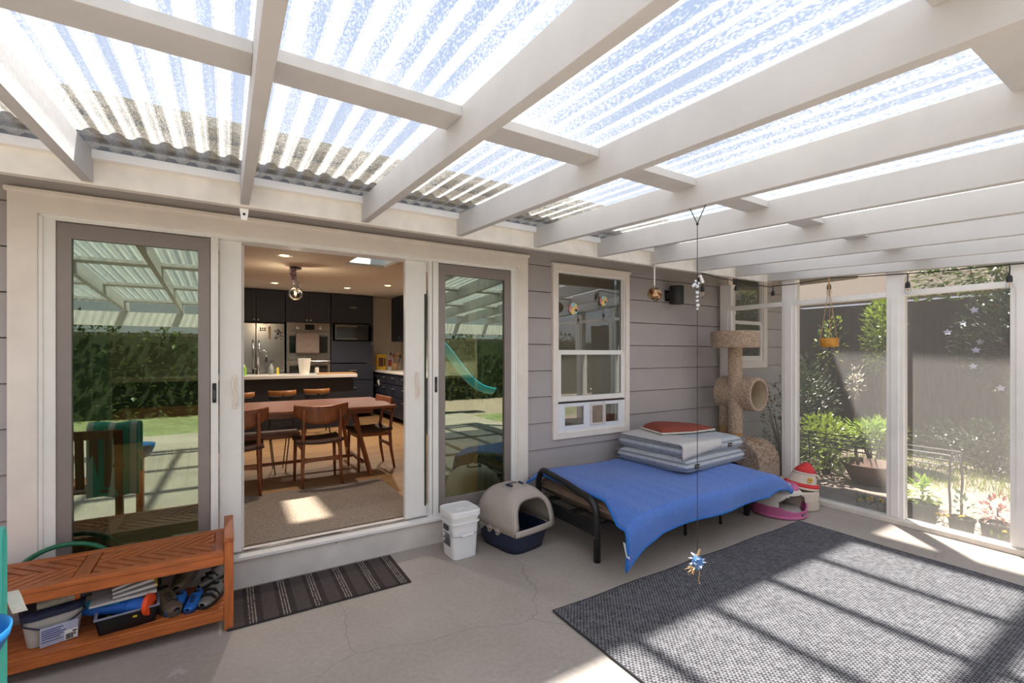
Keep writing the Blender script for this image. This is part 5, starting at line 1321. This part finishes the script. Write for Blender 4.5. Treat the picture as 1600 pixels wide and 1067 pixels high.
# ---------------------------------------------------------------- hanging planter
hp = thing('hanging_planter', 'small mustard pot hung on three tan cords in front of the screens', 'planter', (4.985, -1.297, 1.585))
MB().lathe([(.062, 0), (.075, .008), (.079, .085), (.074, .087), (.068, .07), (0, .068)], 28).build('pot', M('mustard_glaze', 'c3862f', .4, var=.18, scale=30), hp, smooth=True)
cd = M('tan_cord', 'b08a68', .8); b = MB()
for a in (.3, 2.4, 4.5): b.tube([(.077*math.cos(a), .077*math.sin(a), .07), (.012*math.cos(a), .012*math.sin(a), .50), (0, 0, .68)], .0032, 5)
b.build('cords', cd, hp)
def foliage(mb, c, r, n, L, W, rnd=random, up=.3):
    for _ in range(n):
        a = rnd.uniform(0, 2*PI); e = math.asin(rnd.uniform(-1, 1)); k = rnd.random()**.4
        d = Vector((math.cos(a)*math.cos(e), math.sin(a)*math.cos(e), math.sin(e)))
        p = Vector(c)+Vector((d.x*r[0], d.y*r[1], d.z*r[2]))*k
        dd = d+Vector((rnd.uniform(-.7, .7), rnd.uniform(-.7, .7), rnd.uniform(-.5, .5)+up))
        mb.leaf(p, dd, L*rnd.uniform(.6, 1.3), W*rnd.uniform(.6, 1.3))
    return mb
def leafm(name, hx, var=.35, tr=.35):
    m, n, l = nodes(name); n.remove(n['Principled BSDF']); out = n['Material Output']
    g = n.new('ShaderNodeNewGeometry'); r = n.new('ShaderNodeValToRGB'); c = lin(hx)
    r.color_ramp.elements[0].color = tuple(x*(1-var) for x in c[:3])+(1,); r.color_ramp.elements[1].color = tuple(min(1, x*(1+var)) for x in c[:3])+(1,)
    tc = n.new('ShaderNodeTexCoord'); nz = n.new('ShaderNodeTexNoise'); nz.inputs['Scale'].default_value = 5; l.new(tc.outputs['Object'], nz.inputs[0])
    mx = n.new('ShaderNodeMix'); mx.inputs[0].default_value = .5; l.new(g.outputs['Random Per Island'], mx.inputs[2]); l.new(nz.outputs['Fac'], mx.inputs[3]); l.new(mx.outputs[0], r.inputs[0])
    d = n.new('ShaderNodeBsdfDiffuse'); t = n.new('ShaderNodeBsdfTranslucent'); gl = n.new('ShaderNodeBsdfGlossy'); gl.inputs['Roughness'].default_value = .35
    l.new(r.outputs[0], d.inputs[0]); l.new(r.outputs[0], t.inputs[0])
    a = n.new('ShaderNodeMixShader'); a.inputs[0].default_value = tr; l.new(d.outputs[0], a.inputs[1]); l.new(t.outputs[0], a.inputs[2])
    b = n.new('ShaderNodeMixShader'); b.inputs[0].default_value = .06; l.new(a.outputs[0], b.inputs[1]); l.new(gl.outputs[0], b.inputs[2]); l.new(b.outputs[0], out.inputs[0])
    return m
lf_d = leafm('dark_leaf', '3d4a2c'); lf_m = leafm('mid_leaf', '55702f'); lf_y = leafm('yellow_green_leaf', '8fa23a'); lf_b = leafm('bright_leaf', '9db84a'); lf_s = leafm('sage_leaf', '6f7f5c')
bark = M('vine_bark', '5e5044', .9, var=.25)
foliage(MB(), (.09, -.02, .10), (.05, .05, .05), 90, .02, .012, up=-.3).build('trailing_plant', lf_s, hp)

# ---------------------------------------------------------------- garden beyond the screens
soil = M('pale_garden_soil', '9f8e80', .95, var=.18, scale=9, bump=.6, bscale=30)
skind(MB().box((5.16, -14, -.14), (22, 3.0, -.08)).build('ground', soil), 'pale bare soil outside the screen wall', 'ground')
skind(MB().box((-16, -22, -.16), (22, -7.2, -.085)).box((5.16, -7.2, -.16), (22, -6.0, -.075)).build('ground', M('lawn_turf', '7d855c', .95, var=.25, scale=6, bump=.5)), 'lawn in front of the patio', 'ground')
grass = leafm('grass_blade', '86993e', .4, .4)
b = MB(); rnd = random.Random(3)
def in_lawn(x, y): return (x-5.2)*.33+(y+3.0) > .62+.12*math.sin(x*5) and x > 6.2
for _ in range(9000):
    x = rnd.uniform(6.1, 9.6); y = rnd.uniform(-3.2, -.2)
    if not ((y+3.3)+.0 > 0 and x > 7.05+.25*math.sin(y*3)+.15*math.sin(y*9)): continue
    b.leaf((x, y, -.085), (rnd.uniform(-.5, .5), rnd.uniform(-.5, .5), 1), rnd.uniform(.05, .11), .012, up=(rnd.uniform(-1, 1), 1, 0))
tag(b.build('grass', grass, recalc=False), 'sunlit green grass growing along the foot of the fence', 'grass', kind='stuff')
# board fence
fw_ = M('weathered_fence_board', '50453d', .9, var=.25, scale=4, stretch=(9, 9, .8), bump=.3)
fe_ = thing('board_fence', 'dark weathered board fence behind the garden', 'fence', (9.8, -2, -.1))
k = 0; y = .9
bds = MB()
while y > -7.5:
    w_ = .145; bds.box((9.8, y-w_, -.1), (9.82, y, 2.36+.015*((k*7) % 3))); y -= w_+.004; k += 1
bds.build('boards', fw_, fe_, world=True)
for y in (.5, -1.9, -4.3, -6.7): MB().box((9.82, y-.05, -.1), (9.92, y+.05, 2.3)).build('post', fw_, fe_, world=True)
MB().box((9.785, -7.5, 2.26), (9.80, .9, 2.35)).build('top_rail', fw_, fe_, world=True)
b = MB(); x = 6.74
while x < 9.8:
    b.box((x, .93, -.1), (x+.145, .95, 2.34)); x += .149
f2 = thing('board_fence', 'short run of dark boards closing the corner by the house', 'fence', (8, .94, -.1)); b.build('boards', fw_, f2, world=True)
MB().box((6.74, .95, 2.1), (9.8, 1.0, 2.2)).build('top_rail', fw_, f2, world=True)
# tan neighbour building and trees beyond the fence
nb = thing('neighbour_house', 'tan neighbouring house just visible over the fence', 'house', (13.5, 0, -.1))
MB().box((16.5, -9, -.1), (22, 5, 3.0)).build('wall', M('tan_stucco', '51463a', .9, var=.08), nb, world=True)
MB().hexa([(16.0,-9.5,3.0),(19.2,-9.5,4.4),(19.2,5.5,4.4),(16.0,5.5,3.0),(16.0,-9.5,3.08),(19.2,-9.5,4.5),(19.2,5.5,4.5),(16.0,5.5,3.08)]).build('roof', M('tan_shingle', '5d5042', .9, var=.2, scale=25), nb, world=True)
def bush(name, label, cat, c, r, n, L, W, mt, stems=5, group=None, flowers=None, base=-.1, sd=1):
    rnd = random.Random(sd)
    o = thing(name, label, cat, (c[0], c[1], base), 0, group)
    cc = (0, 0, c[2]-base)
    foliage(MB(), cc, r, n, L, W, rnd).build('foliage', mt, o, recalc=False)
    b = MB()
    for i in range(stems):
        a = rnd.uniform(0, 6.28); e = Vector((r[0]*.7*math.cos(a), r[1]*.7*math.sin(a), cc[2]+r[2]*rnd.uniform(-.2, .7)))
        b.tube([(e.x*.15, e.y*.15, 0), (e.x*.4, e.y*.4, e.z*.5), e], [.018, .012, .005], 6)
    if stems: b.build('stem', bark, o, smooth=True)
    if flowers:
        fm, nf = flowers; b = MB()
        for _ in range(nf):
            a = rnd.uniform(0, 6.28); e = math.asin(rnd.uniform(-.9, .9)); p = Vector((math.cos(a)*math.cos(e)*r[0], math.sin(a)*math.cos(e)*r[1], math.sin(e)*r[2]+cc[2]))
            n_ = Vector((-.9, rnd.uniform(-.5, .1), rnd.uniform(0, .6))).normalized(); t = n_.orthogonal().normalized(); q = n_.cross(t)
            for i in range(5): b.leaf(p, t*math.cos(i*1.257)+q*math.sin(i*1.257)+n_*.25, .055, .035, up=n_)
        b.build('blossom', fm, o, recalc=False)
    return o
wf = M('pale_lilac_petal', 'dcd8ea', .7)
bush('flowering_vine', 'dark green vine with pale star flowers over the fence, right half of the view', 'vine', (9.3, -2.35, 1.75), (.42, 1.35, 1.05), 6200, .075, .045, lf_d, 7, 'vines on the fence', (wf, 26), sd=4)
bush('flowering_vine', 'brownish flowering vine massed over the fence farther right', 'vine', (9.3, -4.85, 1.85), (.42, 1.1, 1.0), 3600, .075, .045, lf_m, 5, 'vines on the fence', (wf, 10), sd=5)
bush('climbing_shrub', 'yellow-green sunlit climber hanging beside the middle screen post', 'shrub', (8.5, -.48, 1.8), (.28, .27, .62), 900, .085, .05, lf_y, 6, sd=6)
bush('garden_shrub', 'low yellow-green shrub behind the lighthouse pet house', 'shrub', (6.75, -.45, .35), (.42, .36, .38), 1100, .065, .04, lf_y, 6, sd=7)
bush('garden_shrub', 'dark leafy shrub filling the corner by the house wall', 'shrub', (7.6, .30, .70), (.75, .5, .8), 2600, .07, .04, lf_d, 7, sd=8)
bush('garden_shrub', 'bright fern-like shrub left of the middle screen post', 'shrub', (7.5, -.74, .44), (.34, .30, .17), 700, .11, .035, lf_b, 6, sd=9)
bush('garden_shrub', 'dark twiggy shrub against the grey siding outside', 'shrub', (6.05, -.32, .62), (.42, .22, .62), 700, .045, .03, lf_d, 8, sd=10)
bush('garden_shrub', 'dark undergrowth along the foot of the fence', 'shrub', (8.6, -1.7, .28), (.24, .9, .36), 1200, .07, .04, lf_d, 5, sd=11)
bush('tall_stalk_plant', 'tall pale seed stalk plant in front of the dark fence', 'plant', (7.75, -.42, 1.1), (.11, .11, .26), 150, .06, .02, M('pale_seed_head', 'cfc4b0', .8), 2, sd=12)
for k, (x, y, lab) in enumerate(((12.6, -7.0, 'leafy tree behind the fence to the right'), (11.4, -4.2, 'yellow-leaved tree rising over the flowering vine'), (11.4, -1.2, 'small tree rising over the fence left of the vine'))):
    bush('garden_tree', lab, 'tree', (x, y, 3.1 if k else 3.4), (.9, 1.5, 1.0), 2600, .14, .085, (lf_m, lf_y, lf_m)[k], 4, 'trees beyond the fence', sd=20+k)
# patches of sunlit climbing leaves
bush('climbing_shrub', 'sparse young climber on the left fence boards', 'shrub', (8.75, .35, 1.75), (.12, .22, .45), 90, .08, .05, lf_y, 3, sd=14)
# wrought iron plant stand
ir = M('grey_wrought_iron', '6b6a68', .5, .5, var=.15, bump=.1)
ps = thing('plant_stand', 'long grey wrought iron plant stand outside the screens', 'plant stand', (5.82, -1.32, -.08))
zt_ = .66
xa, xb, ya, yb = -.15, .15, -.68, .68
for z in (zt_, zt_-.10):
    MB().tube([(xa, ya, z), (xb, ya, z), (xb, yb, z), (xa, yb, z)], .008, 6, closed=True).build('frame_ring', ir, ps)
for x in (xa, xb):
    for y in (ya, yb):
        s = 1 if x > 0 else -1
        MB().tube([(x, y, zt_), (x+s*.006, y, zt_-.12), (x+s*.03, y, zt_-.28), (x-s*.0, y, .22), (x, y, 0)], .009, 6).build('leg', ir, ps, smooth=True)
b = MB()
def scroll(cx, cy, cz_, r, s, along):
    pts = []
    for i in range(20):
        a = i/19*2.2*PI; q = r*(1-.65*i/19); d = q*math.cos(a)*s
        pts.append((cx+(d if along == 'x' else 0), cy+(d if along == 'y' else 0), cz_+q*math.sin(a)))
    return pts
for y in (ya, yb):
    for k in range(4): b.tube(scroll(xa+.04+.075*k, y, zt_-.05, .035, 1 if k % 2 else -1, 'x'), .004, 5)
b.build('end_scrolls', ir, ps); b = MB()
for x in (xa, xb):
    for k in range(3):
        yc = -.45+.45*k; b.tube([(x, yc-.2, zt_-.095), (x, yc-.1, zt_-.03), (x, yc+.1, zt_-.075), (x, yc+.2, zt_-.01)], .004, 5)
b.build('side_scrolls', ir, ps); b = MB()
for k in range(5): b.tube([(xa, -.5+.25*k, zt_-.1), (xb, -.5+.25*k, zt_-.1)], .005, 5)
b.build('cross_bars', ir, ps)
# pots at the foot of the stand
pot_m = M('dark_nursery_pot', '3b3a3c', .6)
def pot(x, y, r, h, label, mt, n, L, sd, fl=None):
    rnd = random.Random(sd); o = thing('potted_plant', label, 'potted plant', (x, y, -.08), 0, 'nursery pots outside the screens')
    MB().lathe([(r*.8, 0), (r, h), (r*1.06, h), (r*1.06, h-.02), (r*.96, h-.02), (r*.9, h-.03), (0, h-.03)], 20).build('pot', pot_m, o)
    foliage(MB(), (0, 0, h+.09), (r*.9, r*.9, .13), n, L, L*.5, rnd).build('leaves', mt, o, recalc=False)
    MB().tube([(0, 0, h-.03), (.02, 0, h+.12)], .006, 6).build('stem', bark, o)
    if fl:
        b = MB()
        for i in range(6): b.ball((rnd.uniform(-r, r), rnd.uniform(-r, r), h+rnd.uniform(.05, .2)), .014, 8, 5)
        b.build('flower', fl, o)
yel = M('yellow_petal', 'e0b020', .7)
pot(5.46, -1.86, .115, .23, 'dark pot with bright green leaves nearest the middle screen post', lf_b, 60, .10, 31)
pot(5.46, -2.13, .09, .17, 'narrow dark pot between the two others by the sill', lf_s, 40, .06, 32)
pot(5.50, -2.34, .105, .18, 'dark pot with reddish foliage, farthest right by the sill', leafm('red_leaf', 'a5665a'), 70, .06, 33)
for k, (x, y, lab) in enumerate(((5.42, -2.02+.02, 'low weeds with yellow flowers at the sill between the pots'), (5.40, -2.40, 'small weeds with yellow flowers at the sill, right of the red pot'), (5.5, -1.42, 'small yellow flowers at the sill left of the middle post'))):
    rnd = random.Random(40+k); o = thing('wildflower', lab, 'flowers', (x, y, -.08), 0, 'yellow wildflowers along the sill')
    foliage(MB(), (0, 0, .07), (.09, .16, .06), 60, .07, .02, rnd).build('leaves', lf_m, o, recalc=False)
    b = MB()
    for i in range(5):
        px, py = rnd.uniform(-.08, .06), rnd.uniform(-.15, .15); h = rnd.uniform(.12, .2)
        b.tube([(px, py, 0), (px, py, h)], .002, 4)
    b.build('stalk', lf_m, o)
    b = MB()
    for i in range(6): b.ball((rnd.uniform(-.08, .06), rnd.uniform(-.15, .15), rnd.uniform(.12, .19)), (.016, .016, .010), 8, 5)
    b.build('flower', yel, o)
cb = thing('clay_bowl', 'wide brown clay bowl planter standing on the soil', 'planter', (6.75, -.98, -.08)); cb.scale = (.8, .8, .85)
MB().lathe([(.20, 0), (.24, .02), (.36, .26), (.385, .28), (.385, .30), (.355, .30), (.22, .05), (0, .05)], 36).build('bowl', M('brown_clay', '6d5446', .8, var=.15), cb, smooth=True)

# ---------------------------------------------------------------- patio chair with towel at the left, and the garden behind the viewer
pw_ = M('cedar_wood', '8a4f2e', .5, var=.2, scale=5, stretch=(8, 8, 1.3))
pc = thing('patio_chair', 'wooden patio chair mostly outside the left edge, hung with a towel', 'chair', (-.955, -1.64, 0), .15)
for sx in (-1, 1):
    MB().bar((sx*.25, .22, 0), (sx*.25, .26, .90), .05, .035).build('leg', pw_, pc, bevel=.004); MB().bar((sx*.25, -.25, 0), (sx*.25, -.25, .60), .05, .05).build('leg', pw_, pc, bevel=.004)
    MB().bar((sx*.25, -.30, .615), (sx*.25, .27, .615), .07, .025).build('arm', pw_, pc, bevel=.004)
for k in range(6): MB().box((-.25, -.26+.085*k, .40), (.25, -.185+.085*k, .42)).build('seat_slat', pw_, pc, bevel=.003)
for k in range(5): MB().bar((-.18+.09*k, .235, .44), (-.18+.09*k, .255, .84), .055, .016, up=(0, 1, 0)).build('back_slat', pw_, pc, bevel=.003)
MB().bar((-.27, .26, .87), (.27, .26, .87), .03, .07).build('top_rail', pw_, pc, bevel=.005)
def towel_mat():
    m, n, l = nodes('turquoise_striped_towel'); b = n['Principled BSDF']; b.inputs['Roughness'].default_value = .95; b.inputs['Sheen Weight'].default_value = .3
    tc = n.new('ShaderNodeTexCoord'); s = n.new('ShaderNodeSeparateXYZ'); l.new(tc.outputs['Object'], s.inputs[0])
    p = math_node(n, l, 'FRACT', math_node(n, l, 'DIVIDE', math_node(n, l, 'ADD', s.outputs['X'], .035), .14)); w_ = math_node(n, l, 'LESS_THAN', p, .35)
    mx = n.new('ShaderNodeMixRGB'); mx.inputs[1].default_value = lin('4fc0b0'); mx.inputs[2].default_value = lin('d5e6e2'); l.new(w_, mx.inputs[0]); l.new(mx.outputs[0], b.inputs['Base Color']); return m
tw = thing('beach_towel', 'turquoise striped towel with a white care tag at the left edge', 'towel', (-.774, -1.415, .68), .15)
def twf(u, v):
    x = -.17+.34*u; t = v*1.1
    if t < .38: y, z = -.045, .235-(.38-t)
    elif t < .55: a = (t-.38)/.17*PI; y, z = -.045*math.cos(a), .235+.045*math.sin(a)
    else: y, z = .045, .235-(t-.55)
    return (x, y+.012*math.sin(u*14), z+.006*math.sin(u*9))
MB().grid(twf, 26, 50).build('cloth', towel_mat(), tw, smooth=True, solid=.008)
MB().grid(lambda u, v: (.16+.035*u+.022*v, .062+.004*math.sin(v*6), .055-.075*v), 4, 8).build('care_tag', M('white_tag', '', 0), tw, solid=.0015)

bw = MB().lathe([(.10, 0), (.135, .075), (.14, .105), (.136, .105), (.128, .075), (.095, .008), (0, .008)], 32).build('bowl', M('blue_plastic', '1a6aa6', .35), smooth=True)
bw.location = (-.672, -1.60, .6285); tag(bw, 'blue plastic bowl on the chair arm under the towel, at the left edge', 'bowl')
# far side of the garden, seen in the door glass
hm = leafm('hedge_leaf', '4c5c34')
rnd = random.Random(60); b = MB()
for _ in range(12000):
    x = rnd.uniform(-13, 13.5); z = rnd.uniform(-.05, 1); y = rnd.choice((-.55, .55, rnd.uniform(-.5, .5)))+rnd.uniform(-.12, .12)
    top = 2.25+.22*math.sin(x*1.3)+.12*math.sin(x*3.7)
    b.leaf((x, -11.4+y, z*top), (rnd.uniform(-1, 1), rnd.uniform(-.3, 1), rnd.uniform(-.3, 1)), rnd.uniform(.10, .2), rnd.uniform(.07, .13))
hd = thing('hedge', 'long dark green hedge across the lawn, reflected in the door glass', 'hedge', (0, -11.4, -.12))
b.build('foliage', hm, hd, world=True, recalc=False)
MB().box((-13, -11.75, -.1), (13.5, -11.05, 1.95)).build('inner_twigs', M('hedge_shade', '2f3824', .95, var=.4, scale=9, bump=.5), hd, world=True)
MB_ = MB(); x = -16
while x < 14: MB_.box((x, -13.0, -.12), (x+.19, -12.97, 2.1)); x += .20
bf = thing('board_fence', 'long dark board fence behind the hedges', 'fence', (0, -13, -.12)); MB_.build('boards', fw_, bf, world=True)
bf2 = thing('board_fence', 'dark board fence added at the left end of the garden against open sky', 'fence', (-10.5, -6, -.12)); b = MB(); y = -12.9  # unseen fence, added to shut out low sky light on this side
while y < 0: b.box((-10.53, y, -.12), (-10.5, y+.19, 2.3)); y += .20
b.build('boards', fw_, bf2, world=True)
for sx_ in (-5.2, -2.3, .6, 3.0):
    skind(MB().box((sx_, -4.75, 0), (sx_+.10, -4.66, rz(-4.7)-.19)).build('trim_2', white), 'white post of the open side of the patio', 'post')
# ---------------------------------------------------------------- small extras
for k, (x, z, r, lab) in enumerate(((2.87, 1.957, .062, 'pastel flower cling stuck on the upper window pane, left one'), (3.26, 2.055, .055, 'pastel flower cling stuck on the upper window pane, right one'))):
    o = thing('window_cling', lab, 'sticker', (x, .008, z), 0, 'flower clings on the window')
    for i in range(7):
        a = i*.9; p = MB().lathe([(0, 0), (r*.42, 0), (r*.42, .001), (0, .001)], 14, (r*.55*math.cos(a), -.0005*(i % 3), r*.55*math.sin(a)), 'y')
        p.build('petal', M('cling_'+('pink', 'yellow', 'aqua', 'coral')[i % 4], ('e79aa8', 'e8cf78', '9ccfd6', 'e58a70')[i % 4], .6), o)
    MB().lathe([(0, 0), (r*.3, 0), (r*.3, .002), (0, .002)], 12, (0, -.002, 0), 'y').build('centre', M('cling_yellow', 'e8cf78', .6), o)
br_ = thing('hanging_bracket', 'small white bracket below the fascia over the door', 'bracket', (.08, -.64, 2.30))
MB().prism([(-.022, 0, 0), (.022, 0, 0), (.014, 0, -.062), (-.014, 0, -.062)], (0, .006, 0)).build('plate', white, br_, bevel=.002)
MB().lathe([(0, 0), (.007, 0), (.007, .004), (0, .004)], 10, (0, 0, -.032), 'y').build('screw_hole', black_p, br_)
sl_ = thing('playground_slide', 'turquoise playground slide on the lawn, reflected in the right door glass', 'slide', (5.0, -7.6, -.085))
tq = M('turquoise_plastic', '2a9fb8', .4, var=.05)
def chute(u, v):
    t = u; x = -1.0+2.2*t; z = 2.05-1.55*(t-.12*math.sin(t*2*PI)); a = (v-.5)*2
    return (x, .27*a, z+.16*a*a)
MB().grid(chute, 24, 9).build('chute', tq, sl_, smooth=True, solid=.03)
for y in (-.3, .3):
    MB().tube([(-1.0, y, 0), (-1.0, y, 2.6)], .04, 10).build('post', M('orange_slide_plastic', 'd0652c', .5), sl_)
    MB().tube([(-1.6, y, 0), (-1.05, y, 1.95)], .035, 10).build('ladder_rail', tq, sl_)
for k in range(6): MB().tube([(-1.55+.09*k, -.3, .2+.32*k), (-1.55+.09*k, .3, .2+.32*k)], .022, 8).build('rung', tq, sl_)
